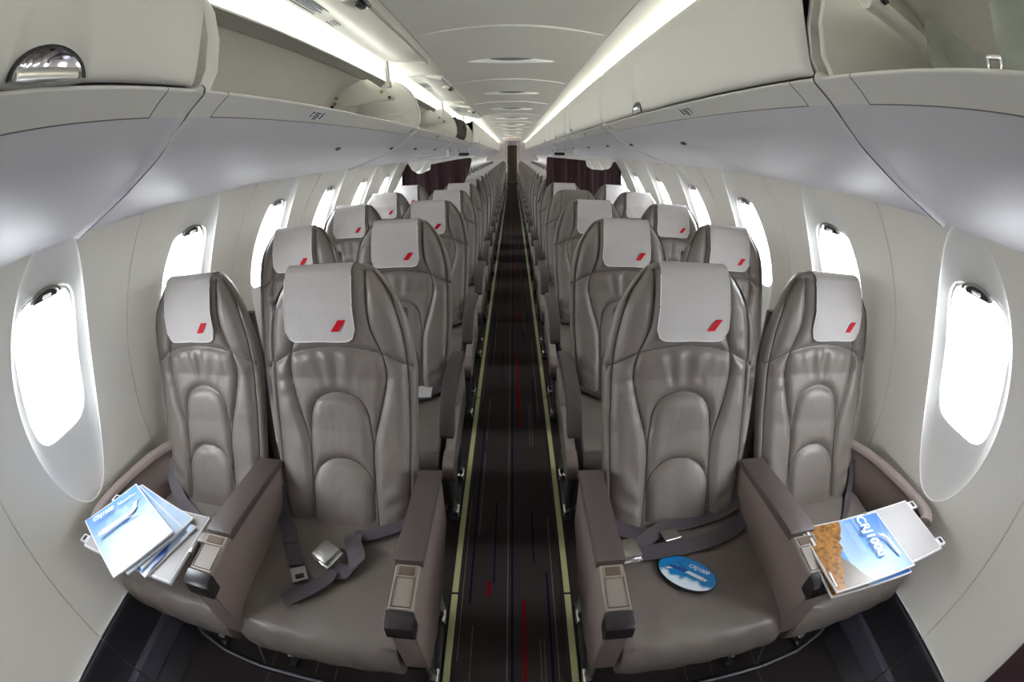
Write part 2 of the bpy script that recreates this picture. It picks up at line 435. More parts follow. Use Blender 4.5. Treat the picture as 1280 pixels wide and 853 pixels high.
# ceiling scoops: white crescent with a dark lens
def scoop_mesh():
    V = []; F = []; n = 33; HW = .262
    for i in range(n):
        x = -HW+2*HW*i/(n-1); t = 1-(x/HW)**2; zc = interp(abs(x), [a for a, b in CZ], [b for a, b in CZ])
        h = .032*t**.8
        V += [(x, -.035*t, zc+.002), (x, -.020*t, zc-h*.95), (x, -.006*t, zc-h), (x, .01, zc-h*.85), (x, .10*t+.012, zc+.002)]
    for i in range(n-1):
        for k in range(4): a = i*5+k; F.append((a, a+1, a+6, a+5))
    return autosmooth(mesh(V, F), 60)
def lens_mesh():
    V = []; F = []; n = 17; HW = .135
    for i in range(n):
        x = -HW+2*HW*i/(n-1); t = max(0, 1-(x/HW)**2)**.6; T = 1-(x/.262)**2
        zc = interp(abs(x), [a for a, b in CZ], [b for a, b in CZ]); h = .032*T**.8
        ya, za = -.035*T, zc+.002; yb, zb = -.020*T, zc-h*.95
        for q in (.02, .55*t+.02): V.append((x, ya+(yb-ya)*q-.0022, za+(zb-za)*q-.0006))
    for i in range(n-1): a = i*2; F.append((a, a+1, a+3, a+2))
    return mesh(V, F)
smsh, lmsh = scoop_mesh(), lens_mesh()
for i in range(9):
    y = 2.88+1.567*i
    if y > 15.0: break
    e = empty('ceiling_light', (0, y, 0))
    tag(e, '%s crescent light fitting from the camera along the ceiling centre' % ORD[i+1], 'ceiling light', 'crescent fittings along the ceiling')
    link('crescent_bezel', smsh, 'vent_white', e); link('lens', lmsh, 'vent_lens', e)
# far lit notice on the ceiling
e = empty('ceiling_sign', (0, 15.7, 0)); tag(e, 'small white sign with red lettering hanging at the far ceiling', 'sign')
MB().box((0, 0, 1.955), (.62, .03, .11), .02).obj('panel', 'vent_white', e)
MB().box((0, .0, 1.99), (.3, .02, .05)).obj('hanger', 'vent_white', e)
for i in range(7): MB().box((-.21+.07*i, -.017, 1.945), (.035, .004, .05)).obj('letter_mark', 'sign_red', e)

# sidewalls
def rrect(t_ang, hx, hz, n=4.2):
    c, s_ = math.cos(t_ang), math.sin(t_ang)
    r = (abs(c/hx)**n+abs(s_/hz)**n)**(-1/n); return r*c, r*s_
def panel_mesh(sd):
    H = WPITCH/2; zb, zt = .288, 1.425; zc = 1.0
    per = []
    nb, nh = 16, 26
    for i in range(nb): per.append((-H+2*H*i/nb, zb))
    for i in range(nh): per.append((H, zb+(zt-zb)*i/nh))
    for i in range(nb): per.append((H-2*H*i/nb, zt))
    for i in range(nh): per.append((-H, zt-(zt-zb)*i/nh))
    N = len(per); V = []; F = []
    def ell(a): 
        r = 1/math.sqrt((math.cos(a)/.167)**2+(math.sin(a)/.398)**2); return r*math.cos(a), r*math.sin(a)+zc
    rings = []
    def add(fn): rings.append([fn(i) for i in range(N)])
    ang = [math.atan2(p[1]-zc, p[0]) for p in per]
    win = []
    for a in ang:
        # matching direction for the window hole, centred a little higher
        x, z = ell(a); b = math.atan2((z-zc)*.51, x*.80); hx, hz = rrect(b, .128, .208); win.append((hx, hz+1.045))
    # from outside to inside
    def P(y, z, d): return (sd*(cylx(z)+d), y, z)
    add(lambda i: P(per[i][0], per[i][1], .010))
    def edge(i):
        y, z = per[i]; return P(max(-H+.003, min(H-.003, y)), max(zb+.003, min(zt-.003, z)), 0)
    add(edge)
    for t in (.25, .5, .75, .96):
        add(lambda i, t=t: (lambda y, z: P(y, z, 0))(per[i][0]*(1-t)*.992+ell(ang[i])[0]*t*1.0, per[i][1]*(1-t)+ell(ang[i])[1]*t))
    add(lambda i: P(*ell(ang[i]), 0))
    for t, d in ((.02, .004), (.12, .008), (.3, .013), (.55, .019), (.8, .024), (.96, .026)):
        add(lambda i, t=t, d=d: P(ell(ang[i])[0]*(1-t)+win[i][0]*t, ell(ang[i])[1]*(1-t)+win[i][1]*t, d))
    add(lambda i: P(win[i][0], win[i][1], .028))
    add(lambda i: P(win[i][0]*.985, (win[i][1]-1.045)*.99+1.045, .036))
    add(lambda i: P(win[i][0]*.96, (win[i][1]-1.045)*.975+1.045, .075))
    for r in rings: V += r
    nr = len(rings); mi = []
    for j in range(nr-1):
        for i in range(N):
            a = j*N+i; b = j*N+(i+1) % N
            F.append((a, b, b+N, a+N)); mi.append(1 if j >= 6 else 0)
    me = mesh(V, F); me.materials.append(MATS['wall_plastic']); me.materials.append(MATS['surround'])
    me.polygons.foreach_set('material_index', mi)
    autosmooth(me, 12 if False else 28); return me, [(w_[0], w_[1]) for w_ in win]
def window_meshes(sd, win):
    N = len(win); out = {}
    def P(k, d): return [(sd*(cylx(z)+d), y*k, (z-1.045)*k+1.045) for (y, z) in win]
    V = P(.985, .0455)+P(.965, .040)+P(.945, .046)+P(.94, .06); F = []
    for j in range(3):
        for i in range(N): a = j*N+i; b = j*N+(i+1) % N; F.append((a, b, b+N, a+N))
    out['frame'] = autosmooth(mesh(V, F), 40)
    V = P(.963, .058); V.append((sd*(cylx(1.045)+.058), 0, 1.045)); F = [(i, (i+1) % N, N) for i in range(N)]
    out['pane'] = mesh(V, F)
    V = P(1.0, .074); V.append((sd*(cylx(1.045)+.074), 0, 1.045)); out['outer'] = mesh(V, F)
    mb = MB()        # raised shade seen as a band with a recessed handle
    return out
def handle_mesh(sd):
    out = []
    # hood over the handle: half-oval ring and cup at the top of the window
    V = []; F = []; n = 17; zt = 1.236
    def X(z, d): return sd*(cylx(z)+d)
    for i in range(n):
        a = math.pi*i/(n-1); y = .058*math.cos(a); z = zt+.026*math.sin(a)
        y2 = .047*math.cos(a); z2 = zt+.018*math.sin(a)
        V += [(X(z, .027), y, z), (X(z, .015), y*.97, z-.001), (X(z2, .015), y2, z2), (X(z2, .03), y2*.97, z2-.001)]
    for i in range(n-1):
        for k in range(3): a = i*4+k; F.append((a, a+1, a+5, a+4))
    out.append(autosmooth(mesh(V, F), 40))
    V = []; F = []
    for i in range(n):
        a = math.pi*i/(n-1); V += [(X(zt, .029), .047*math.cos(a), zt-.006), (X(zt, .024), .047*math.cos(a), zt+.019*math.sin(a))]
    for i in range(n-1): a = i*2; F.append((a, a+1, a+3, a+2))
    out.append(mesh(V, F))
    out.append(MB().box((X(zt, .016), 0, zt+.004), (.012, .034, .008), .003).mesh())
    return out
wn = 0
for s in (-1, 1):
    wl = empty('wall_left' if s < 0 else 'wall_right'); struct(wl)
    pm, win = panel_mesh(s); wm = window_meshes(s, win); hm = handle_mesh(s)
    for k in KW:
        yc = WCY+WPITCH*k
        link('wall_panel', pm, None, wl, (0, yc, 0))
        wn += 1; we = empty('window_%d' % wn, (0, yc, 0)); struct(we)
        link('window_frame', wm['frame'], 'surround', we); link('pane', wm['pane'], 'window_glass', we)
        if k < 14:
            link('shade_handle', hm[0], 'metal_satin', we); link('handle_cup', hm[1], 'metal_dark', we); link('handle_grip', hm[2], 'chrome', we)
    # unseen sheet added behind the bins against light leaks; plain wall lining aft
    V, F = loft_y([(1.005, 1.385), (1.06, 1.46), (1.06, 1.75), (.98, 1.93), (.90, 2.05)], [FY0, FY1], s)
    link('outer_light_seal', mesh(V, F), 'skin_metal', wl)
    V, F = loft_y([(.98, 1.44), (1.10, 1.25), (1.24, .8), (1.25, .5), (1.2, .2), (1.11, -.01)], [20.14, FY1], s); link('aft_lining', mesh(V, F), 'wall_plastic', wl)
    V, F = loft_y([(1.22, .31), (1.30, .30), (1.30, -.03), (1.10, -.03)], [FY0, FY1], s); link('lower_lining', mesh(V, F), 'skin_metal', wl)
    # dark kick panel with its raceway ridge
    bb = empty('baseboard_left' if s < 0 else 'baseboard_right'); struct(bb)
    V, F = loft_y(sp2([(1.231, .303), (1.222, .304), (1.214, .29), (1.204, .22), (1.186, .155), (1.165, .10), (1.13, .05), (1.10, .004)], 4), [0, .35, .703], s)
    dm = mesh(V, F)
    V, F = loft_y([(1.195, .150), (1.170, .153), (1.160, .146), (1.135, .085), (1.138, .075), (1.16, .072)], [.002, .701], s); rm = autosmooth(mesh(V, F, True), 30)
    for k in KW:
        y = WCY+WPITCH*(k-.5)
        link('kick_panel', dm, 'dado', bb, (0, y, 0)); link('raceway_cover', rm, 'dado_ridge', bb, (0, y, 0))

# front and rear ends
wf = empty('wall_front'); struct(wf)
for s in (-1, 1):
    MB().prism([(s*x, z) for x, z in [(.36, 0.0), (1.10, 0.0), (1.21, .25), (1.255, .6), (1.21, .95), (1.12, 1.18), (1.0, 1.345), (.82, 1.405), (.62, 1.515), (.36, 1.56)]], -.20, -.14, 'y').obj('bulkhead_panel', 'bulkhead', wf)
    MB().box((s*.38, -1.35, 1.0), (.04, 2.3, 2.1)).obj('light_block_side', 'bulkhead', wf)  # unseen closed box added up front to keep sky light off the aisle
MB().box((0, -2.5, 1.0), (2.6, .06, 2.2)).obj('light_block_end', 'bulkhead', wf)  # far wall of the added light-blocking box
q = MB().prism([(1.225, .40), (1.258, .42), (1.264, .64), (1.238, .62)], -.14, -.022, 'y', .008).obj('trim_5', 'curtain'); struct(q)
wb = empty('wall_back'); struct(wb)
for s in (-1, 1):
    MB().box((.0+s*.78, 20.66, 1.03), (.98, .06, 2.06)).obj('bulkhead_panel', 'bulkhead', wb)
    MB().box((s*.31, 22.0, 1.03), (.04, 2.7, 2.06)).obj('passage_panel', 'bulkhead', wb)
MB().box((0, 23.47, 1.03), (.7, .04, 2.06)).obj('end_panel', 'bulkhead', wb)
dr = empty('door_1', (0, 23.40, 0)); struct(dr)
MB().box((.0, 0, .94), (.52, .04, 1.86), .01).obj('door_leaf', 'door_brown', dr)
MB().box((-.19, -.03, 1.02), (.05, .03, .16), .01).obj('door_handle', 'black_plastic', dr)
MB().box((-.19, -.028, 1.22), (.03, .02, .04), .005).obj('door_lock', 'black_plastic', dr)

# ------------------------------------------------------------------ overhead bins
BOT = sp2([(1.018, 1.364), (.92, 1.392), (.815, 1.425), (.745, 1.454), (.685, 1.484), (.640, 1.516), (.606, 1.545)], 4)
LIP = sp2([(.606, 1.545), (.592, 1.557), (.576, 1.569), (.562, 1.578), (.556, 1.583), (.560, 1.589), (.575, 1.591), (.60, 1.590)], 3)
DOOR = sp2([(.566, 1.595), (.552, 1.596), (.544, 1.610), (.538, 1.65), (.535, 1.72), (.536, 1.80), (.538, 1.86), (.541, 1.898), (.548, 1.914), (.575, 1.918)], 4)
TOPP = [(.575, 1.918), (.585, 1.895), (.70, 1.880), (.86, 1.870)]
BDZ = {-1: -.009, 1: .009}
LINER = sp2([(.60, 1.590), (.75, 1.590), (.90, 1.592), (.955, 1.606), (.965, 1.66), (.94, 1.74), (.88, 1.82), (.815, 1.868), (.795, 1.875)], 3)
RAIL = [(.800, 1.872), (.790, 1.868), (.768, 1.888), (.757, 1.902), (.760, 1.912), (.785, 1.910), (.80, 1.90)]
ENDP = [(.578, 1.588), (.556, 1.63), (.556, 1.70), (.575, 1.77), (.612, 1.835), (.655, 1.880), (.70, 1.905), (.76, 1.905), (.80, 1.875), (.89, 1.82), (.955, 1.74), (.975, 1.66), (.965, 1.59), (.80, 1.58)]
def ends(L, r=.03):
    return sorted(set([.003, .006, .012, .02, .03, .045]+[L*k/10 for k in range(1, 10)]+[L-.045, L-.03, L-.02, L-.012, L-.006, L-.003]))
def endround(L):
    def f(y):
        e = min(y-.003, L-.003-y); 
        return .010*max(0, 1-e/.022)**2
    return f
def bin_door_mesh(L, s, latch):
    ys = set([.020, .023, .028, .036, .05]+[L*k/14 for k in range(1, 14)]+[L-.05, L-.036, L-.028, L-.023, L-.020])
    if latch is not None: ys |= {latch+.007*k for k in range(-13, 14)}
    ys = sorted(y for y in ys if .0199 <= y <= L-.0199)
    n = len(DOOR); V = []; F = []
    for y in ys:
        e = min(y-.020, L-.020-y); k = .014*max(0, 1-e/.024)**2
        for (x, z) in DOOR:
            d = k
            if latch is not None:
                hh = (z-1.592)/.20
                if 0 <= hh < 1:
                    u = abs(y-latch)/(.080*(1-hh)**.55+.002)
                    if u < 1: d += .024*(1-hh)**.8*(1-u**3)
            V.append((s*(x+d), y, z))
    for j in range(len(ys)-1):
        for i in range(n-1): a = j*n+i; F.append((a, a+1, a+1+n, a+n))
    return mesh(V, F)
def latch_parts(parent, s, y):
    # half-oval chrome cup with a dark rim, at the door's lower edge
    V = []; F = []; n = 21
    def pt(a, r1, z1, d): return (s*(.548-d), y+r1*math.cos(a), 1.594+z1*math.sin(a))
    for i in range(n):
        a = math.pi*i/(n-1); V += [pt(a, .074, .050, .001), pt(a, .072, .048, .007), pt(a, .066, .043, .005)]
    for i in range(n-1):
        for k in range(2): q = i*3+k; F.append((q, q+1, q+4, q+3))
    link('latch_rim', mesh(V, F), 'black_plastic', parent)
    V = []; F = []
    for i in range(n):
        a = math.pi*i/(n-1); V += [pt(a, .066, .043, .005), pt(a, .048, .033, -.004), pt(a, .02, .018, -.008), pt(a, .0, .012, -.009)]
    for i in range(n-1):
        for k in range(3): q = i*4+k; F.append((q, q+1, q+5, q+4))
    link('latch_cup', mesh(V, F), 'chrome', parent)
    MB().box((s*.5465, y, 1.602), (.010, .118, .018), .004).obj('latch_paddle', 'metal_satin', parent)
JOINTS = [-1.40, .725, 2.85]+[2.85+1.95*k for k in range(1, 9)]+[20.62]
bcache = {}
def get(key, fn):
    if key not in bcache: bcache[key] = fn()
    return bcache[key]
def placard(parent, s, y):
    """pale rounded sticker with dark pictograms on the lip"""
    Rm = Matrix.Rotation(-s*math.radians(52), 3, 'Y')
    c = Vector((s*.5815, y, 1.5645))+(Rm @ Vector((-s, 0, 0)))*.0015
    MB().box(c, (.0015, .125, .034), .0006, 1, rot=Rm).obj('placard', 'print_white', parent)
    ax = Rm @ Vector((0, 0, 1)); nn = Rm @ Vector((-s, 0, 0))
    for (dy, dz, a, b) in ((-.04, .002, .004, .018), (-.036, .009, .008, .004), (.0, .008, .03, .003), (.0, .002, .026, .003), (.002, -.004, .03, .003), (0, -.010, .022, .003), (.04, .0, .007, .017), (.04, .011, .003, .004)):
        MB().box(c+Vector((0, dy, 0))+ax*dz*1.3+nn*.0014, (.0012, a*1.2, b*1.35), rot=Rm).obj('pictogram', 'print_black', parent)
def lip_text(parent, s, y, txt):
    me = textmesh(txt, .032, 0, 0, .0008); o = link('row_number', me, 'print_black', parent)
    # reads from the aisle, on the lip's sloping face
    Rm = Matrix.Rotation(-s*math.radians(52), 3, 'Y'); ax = (Rm @ Vector((0, 0, 1))).normalized(); nn = (Rm @ Vector((-s, 0, 0))).normalized()
    ydir = ax.cross(nn).normalized()
    M3 = Matrix((ydir, ax, nn)).transposed()
    o.matrix_local = Matrix.Translation(Vector((s*.588, y, 1.5595))+nn*.0022) @ M3.to_4x4()
def make_bin(s, i):
    y0, y1 = JOINTS[i], JOINTS[i+1]; L = round(y1-y0, 3)
    opened = (s < 0 and i in (1, 2, 3)) or (s > 0 and i == 0)
    e = empty('overhead_bin', (0, y0, BDZ[s]))
    lab = '%s white overhead luggage bin from the camera along the %s side' % (ORD[i+1], SIDE[s])
    if opened: lab = 'open '+lab if False else '%s bin along the %s side, its door raised open' % (ORD[i+1], SIDE[s])
    if s < 0 and i == 0: lab = 'closed overhead bin with large chrome latch at the upper left corner'
    if s > 0 and i == 0: lab = 'open overhead bin holding plastic bags at the upper right corner'
    tag(e, lab, 'overhead bin', 'overhead bins along both sides')
    link('bottom_panel', get(('b', L, s), lambda: mesh(*loft_y(BOT, ends(L), s, endround(L)))), 'bin_bottom', e)
    def lipm():
        V, F = loft_y(LIP, ends(L), s, endround(L)); return mesh(V, F)
    link('lip', get(('l', L, s), lipm), 'bin_white', e)
    # thin recessed line between lip and bottom, and the end seam of the lip strip
    def lineseam():
        mb = MB()
        P = [(s*.6055, .10, 1.5447), (s*.6055, L*.5, 1.5447), (s*.6055, L-.10, 1.5447)]; mb.tube(P, .0012, 4)
        for yy in (.10, L-.10):
            mb.tube([(s*(a-.0006), yy, b) for a, b in LIP[::2][:9]], .0011, 4)
        return mb.mesh()
    if y0 < 8: link('lip_seam', get(('s', L, s), lineseam), 'rail_grey', e)
    # dark gap behind the joint
    if i > 0: link('joint_gasket', get(('g', s), lambda: mesh(*loft_y([(a+.005, b+.010) for a, b in BOT]+[(a+.010, b+.008) for a, b in LIP[1:12]], [-.03, .03], s))), 'rail_grey', e)
    if y0 < 9:
        link('liner', get(('n', L, s), lambda: mesh(*loft_y(LINER, [.006, L/2, L-.006], s))), 'bin_liner', e)
        link('upper_rail', get(('r', L, s), lambda: autosmooth(mesh(*loft_y(RAIL, [.006, L/2, L-.006], s)), 30)), 'rail_grey', e)
        for yy in (.014, L-.03):
            MB().prism([(s*a, b) for a, b in ENDP], yy, yy+(.045 if opened and yy < .1 else .016), 'y', .004, 2).obj('end_panel', 'bin_door', e)
    # the cove tube
    xt, zt_ = (.81, 1.918) if opened else (.665, 1.912)
    if not opened: link('light_lid', get(('t', L, s), lambda: mesh(*loft_y(TOPP, [.012, L/2, L-.012], s))), 'bin_white', e)  # unseen lid added to closed bins so tube light does not leak down
    tb = MB().tube([(s*xt, .03, zt_), (s*xt, L-.03, zt_)], .011, 8).obj('cove_lamp', 'tube_light', e)
    lt = {(-1, 0): .34-y0, (1, 1): 2.02-y0, (1, 2): 4.37-y0}.get((s, i), L*.6)
    if not opened:
        link('door', get(('d', L, s, round(lt, 2)), lambda: bin_door_mesh(L, s, lt)), 'bin_door', e)
        if y0 < 8: latch_parts(e, s, lt)
    else:
        dr = empty_door(e, s, L, lt)
    if y0 < 8:
        def nozzle():
            return MB().tube([(0, -.028, 0), (0, -.014, 0), (0, 0, 0), (0, .014, 0), (0, .028, 0)], [.002, .010, .013, .010, .002], 10).mesh()
        for yy in ([1.15, 1.9] if i == 1 else [L*.3, L*.75]):
            q = link('air_nozzle', get('nz', nozzle), 'metal_dark', e, (s*.70, yy if i != 1 else (1.12 if yy < 1.5 else 2.0), 1.466))
            q.scale = (1, 1, .5); q.rotation_euler = (0, s*math.radians(25), 0)
    if i == 1:
        placard(e, s, (1.35 if s < 0 else 1.50)-y0); lip_text(e, s, (2.70 if s < 0 else 2.80)-y0, '2 DF' if s < 0 else '2 AC')
    elif i == 2: placard(e, s, L*.45)
    return e
# the raised door: a curved panel hinged under the cove, its inner face looking down
RD = sp2([(.655, 1.945), (.60, 1.944), (.55, 1.936), (.50, 1.930), (.46, 1.926), (.432, 1.922), (.424, 1.926), (.428, 1.934), (.46, 1.938), (.52, 1.945), (.60, 1.949)], 4)
def empty_door(e, s, L, lt):
    a, b = .07, L-.43
    V, F = loft_y(RD, [a, a+.02, (a+b)/2, b-.02, b], s)
    d = link('door', mesh(V, F), 'bin_white', e)
    # turned-down end flange, edge trim and latch housing
    for yy in (a+.004, b-.004):
        MB().prism([(s*x, z) for x, z in [(.655, 1.944), (.56, 1.934), (.50, 1.918), (.43, 1.900), (.424, 1.912), (.43, 1.932), (.52, 1.943)]], yy-.006, yy+.006, 'y', .002, 1).obj('end_flange', 'bin_white', d)
    MB().box((s*.425, (a+b)/2, 1.916), (.010, b-a-.01, .014), .003).obj('edge_trim', 'metal_satin', d)
    ym = a+(b-a)*.32
    MB().box((s*.455, ym, 1.915), (.055, .10, .022), .008).obj('latch_housing', 'bin_white', d)
    MB().box((s*.432, ym, 1.905), (.022, .06, .03), .006).obj('latch_hook', 'black_plastic', d)
    MB().tube([(s*.42, ym-.05, 1.91), (s*.412, ym, 1.90), (s*.42, ym+.05, 1.91)], .009, 8).obj('latch_handle', 'metal_dark', d)
    # printed loading notice on the inner face
    for (dy, w_, rows) in ((-.16, .22, 5), (.10, .08, 3)):
        for r in range(rows):
            MB().box((s*(.632-.013*r), a+(b-a)*.42+dy, 1.9428-.0005*r), (.004 if r else .0025, w_*(1 if r % 2 == 0 else .8), .002)).obj('notice_line', 'print_grey' if r else 'print_black', d)
    # hinge strut and bracket towards the far end of the bin
    if s > 0:
        MB().tube([(s*.62, L-.10, 1.755), (s*.66, L-.10, 1.755), (s*.82, L-.09, 1.728), (s*.95, L-.08, 1.70)], [.017, .021, .021, .021], 12).obj('strut', 'bin_door', e)
        MB().tube([(s*.655, L-.126, 1.768), (s*.655, L-.115, 1.766)], .009, 10).obj('bolt', 'black_plastic', e)
        return d
    yb = L-.47
    MB().box((s*.622, yb-.02, 1.862), (.020, .040, .15), .004, rot=Matrix.Rotation(s*.12, 3, 'Y')).obj('strut', 'bin_white', e)
    MB().prism([(s*x, z) for x, z in [(.592, 1.718), (.588, 1.735), (.60, 1.746), (.735, 1.850), (.775, 1.848), (.89, 1.80), (.93, 1.765), (.945, 1.715), (.93, 1.705), (.67, 1.722)]], yb-.010, yb+.012, 'y', .004, 2).obj('hinge_bracket', 'bin_door', e)
    for (x, z, m_) in ((.612, 1.733, 'black_plastic'), (.655, 1.770, 'bolt_brass'), (.905, 1.765, 'bolt_brass'), (.915, 1.735, 'bolt_brass'), (.93, 1.72, 'black_plastic')):
        MB().tube([(s*x, yb-.016, z), (s*x, yb-.008, z)], .009, 10).obj('bolt', m_, e)
    MB().prism([(s*x, z) for x, z in [(.60, 1.60), (.62, 1.665), (.66, 1.69), (.86, 1.68), (.92, 1.60)]], L-.036, L-.031, 'y', .003, 1).obj('stiffener', 'bin_white', e)
    return d
for s in (-1, 1):
    for i in range(len(JOINTS)-1):
        make_bin(s, i)
    # filler under the bin ends ahead of the first joint
    V, F = loft_y(BOT, [-2.5, -1.40], s); q = link('trim_%d' % (3 if s < 0 else 4), mesh(V, F), 'bin_bottom'); struct(q)
# contents of the open bins
b = empty('duffel_bag', (-.715, 5.74, 1.584)); b.scale = (.98, 1.85, 1.14); tag(b, 'dark travel bag lying in the open bin on the left', 'bag')
V = []; F = []; nu, nv = 16, 12
for j in range(nv+1):
    a = math.pi*j/nv-math.pi/2
    for i in range(nu):
        t = 2*math.pi*i/nu
        c1 = math.copysign(abs(math.cos(t))**.6, math.cos(t)); s1 = math.copysign(abs(math.sin(t))**.6, math.sin(t)); k = abs(math.cos(a))**.5
        V.append((.15*c1*k, .34*s1*k, .12+.12*math.copysign(abs(math.sin(a))**.7, math.sin(a))+.012*math.sin(5*t)))
for j in range(nv):
    for i in range(nu): F.append((j*nu+i, j*nu+(i+1) % nu, (j+1)*nu+(i+1) % nu, (j+1)*nu+i))
link('bag_body', mesh(V, F), 'bag_cloth', b)
MB().tube([(.145, -.10, .10), (.155, -.06, .15), (.157, .0, .16), (.155, .06, .15), (.145, .10, .10)], .010, 8).obj('carry_handle', 'bag_trim', b)
MB().tube([(0, -.33, .22), (0, 0, .247), (0, .33, .22)], .006, 6).obj('zip', 'metal_dark', b)
def film(pts, nx, ny, amp, name, label):
    """crumpled sheet between four corners"""
    A, B, C, D = [Vector(p) for p in pts]; V = []; F = []; rr = random.Random(len(label))
    ph = [rr.random()*6 for _ in range(4)]
    for j in range(ny+1):
        for i in range(nx+1):
            u, v = i/nx, j/ny; p = (A*(1-u)+B*u)*(1-v)+(D*(1-u)+C*u)*v
            nrm = (B-A).cross(D-A).normalized()
            p = p+nrm*amp*(math.sin(9*u+ph[0]+4*v)+.6*math.sin(14*v+ph[1]-5*u)+.4*math.sin(23*u*v+ph[2]))
            V.append(p)
    for j in range(ny):
        for i in range(nx): a = j*(nx+1)+i; F.append((a, a+1, a+nx+2, a+nx+1))
    me = mesh(V, F); o = link(name, me, 'plastic_film')
    md = o.modifiers.new('thick', 'SOLIDIFY'); md.thickness = .0006
    return o

# ------------------------------------------------------------------ seats
ZF = [.40, .44, .49, .59, .70, .84, .95, 1.03, 1.10, 1.145]; YF = [.845, .86, .885, .94, .99, 1.04, 1.055, 1.062, 1.085, 1.115]
ZW = [.40, .49, .55, .67, .84, .93, .985, 1.03, 1.065, 1.09, 1.106, 1.118, 1.126, 1.131]; HW = [.195, .203, .209, .216, .221, .214, .202, .184, .163, .145, .132, .119, .106, .090]
ZT = [.40, .60, .90, 1.05, 1.095, 1.12, 1.131]; TT = [.12, .125, .115, .10, .085, .060, .02]
LY = .75                                            # local origin of a seat in y
SEAMS = [
 [(-.23, .855), (-.176, .884), (-.134, .905), (-.07, .919), (0, .925), (.07, .919), (.134, .905), (.176, .884), (.23, .855)],
 [(-.092, .47), (-.094, .66), (-.091, .70), (-.083, .75), (-.056, .785), (0, .80), (.056, .785), (.083, .75), (.091, .70), (.094, .66), (.092, .47)],
 [(-.095, .55), (-.08, .588), (-.045, .616), (0, .625), (.045, .616), (.08, .588), (.095, .55)]]
for q in (-1, 1):
    SEAMS.append([(q*x, z) for x, z in [(.098, 1.13), (.105, .99), (.118, .945), (.134, .905), (.143, .845), (.128, .77), (.104, .69), (.096, .64), (.097, .57), (.102, .46)]])
    SEAMS.append([(q*x, z) for x, z in [(.125, 1.115), (.165, 1.05), (.188, .97), (.199, .88), (.201, .75), (.196, .60), (.188, .46)]])
SEAMPTS = []
for k_, p in enumerate(SEAMS): SEAMPTS.append(sp2(p, 5))
def seamdist(x, z):
    best = 9
    for poly in SEAMPTS:
        for i in range(len(poly)-1):
            ax, az = poly[i]; bx, bz = poly[i+1]
            if min(ax, bx)-.03 > x or max(ax, bx)+.03 < x or min(az, bz)-.03 > z or max(az, bz)+.03 < z: continue
            dx, dz = bx-ax, bz-az; l2 = dx*dx+dz*dz
            t = max(0, min(1, ((x-ax)*dx+(z-az)*dz)/l2)) if l2 else 0
            d = math.hypot(x-ax-t*dx, z-az-t*dz)
            if d < best: best = d
    return best
def wrinkle(x, z):
    # gathers fanning out below the upper arch and near the side seams
    a = 0.0
    if .74 < z < .92:
        ang = math.atan2(x, (z-.66))
        g = math.sin(ang*15+2.3*math.sin(ang*6.3+.8))+.55*math.sin(ang*29+1.9+5*z)
        a += .0040*g*(.55+.45*math.sin(ang*5.1+2.0))*math.exp(-((z-.872)/.045)**2)*max(0, 1-(abs(x)/.14)**4)
    if abs(x) > .12:
        q = 1 if x > 0 else -.7
        a += .0026*q*math.sin((z+.45*abs(x))*96+2.4*math.sin(z*31+q))*(.5+.5*math.sin(z*19+2*q))*math.exp(-((abs(x)-.165)/.03)**2)*math.exp(-((z-.80)/.12)**2)
        a += .0030*math.sin((z-.6*abs(x))*88+q+1.5*math.sin(z*37))*math.exp(-((abs(x)-.15)/.035)**2)*math.exp(-((z-.55)/.07)**2)
    return a
def front_y(x, z):
    wv = interp(z, ZW, HW); T = interp(z, ZT, TT); u = min(1, abs(x)/wv)
    y = interp(z, ZF, YF)+T*.5*(1-(1-u**4.5)**(1/4.5))
    y += .010*(1-u*u)*math.exp(-((z-.66)/.2)**2)                     # hollow between the bolsters
    return y
def backrest_mesh():
    nf, nb = 104, 12
    zs = []
    z = .405
    while z < 1.08: zs.append(z); z += .0055
    zs += [1.083, 1.089, 1.095, 1.101, 1.106, 1.111, 1.116, 1.120, 1.124, 1.127, 1.129, 1.131]
    V = []; F = []; M = nf+nb
    for z in zs:
        wv = interp(z, ZW, HW); T = interp(z, ZT, TT); yc = interp(z, ZF, YF)
        for i in range(nf):
            u = -1+2*i/(nf-1); u = math.copysign(1-(1-abs(u))**1.15, u); x = u*wv
            y = front_y(x, z)
            if abs(u) < .985 and z < 1.12:
                d = seamdist(x, z)
                y += .0070*math.exp(-(d/.0040)**2)+.0085*math.exp(-(d/.015)**2)
                y += wrinkle(x, z)
            V.append((x, y-LY, z))
        for i in range(nb):
            u = 1-2*(i+1)/(nb+1); x = u*wv
            y = yc+T-T*.5*(1-(1-abs(u)**3.5)**(1/3.5)); V.append((x, y-LY, z))
    for j in range(len(zs)-1):
        for i in range(M):
            a = j*M+i; b = j*M+(i+1) % M; F.append((a, b, b+M, a+M))
    F.append(tuple(range(M-1, -1, -1))); F.append(tuple((len(zs)-1)*M+i for i in range(M)))
    return mesh(V, F)
BACK = backrest_mesh()
def seam_shade_mesh():  # dark tubes laid along the seams as painted groove shade
    mb = MB()
    for k, poly in enumerate(SEAMPTS):
        P = []
        for (x, z) in poly:
            if z > 1.10 or abs(x) > interp(z, ZW, HW)*.97: continue
            P.append((x, front_y(x, z)+.0135-LY, z))
        if len(P) > 2: mb.tube(P, .0014, 5)
    return mb.mesh()
SEAM_SHADE = seam_shade_mesh()
def smoothnoise(x, y): return math.sin(x*31+1.3*math.sin(y*17))*math.sin(y*23+1.1*math.sin(x*19))
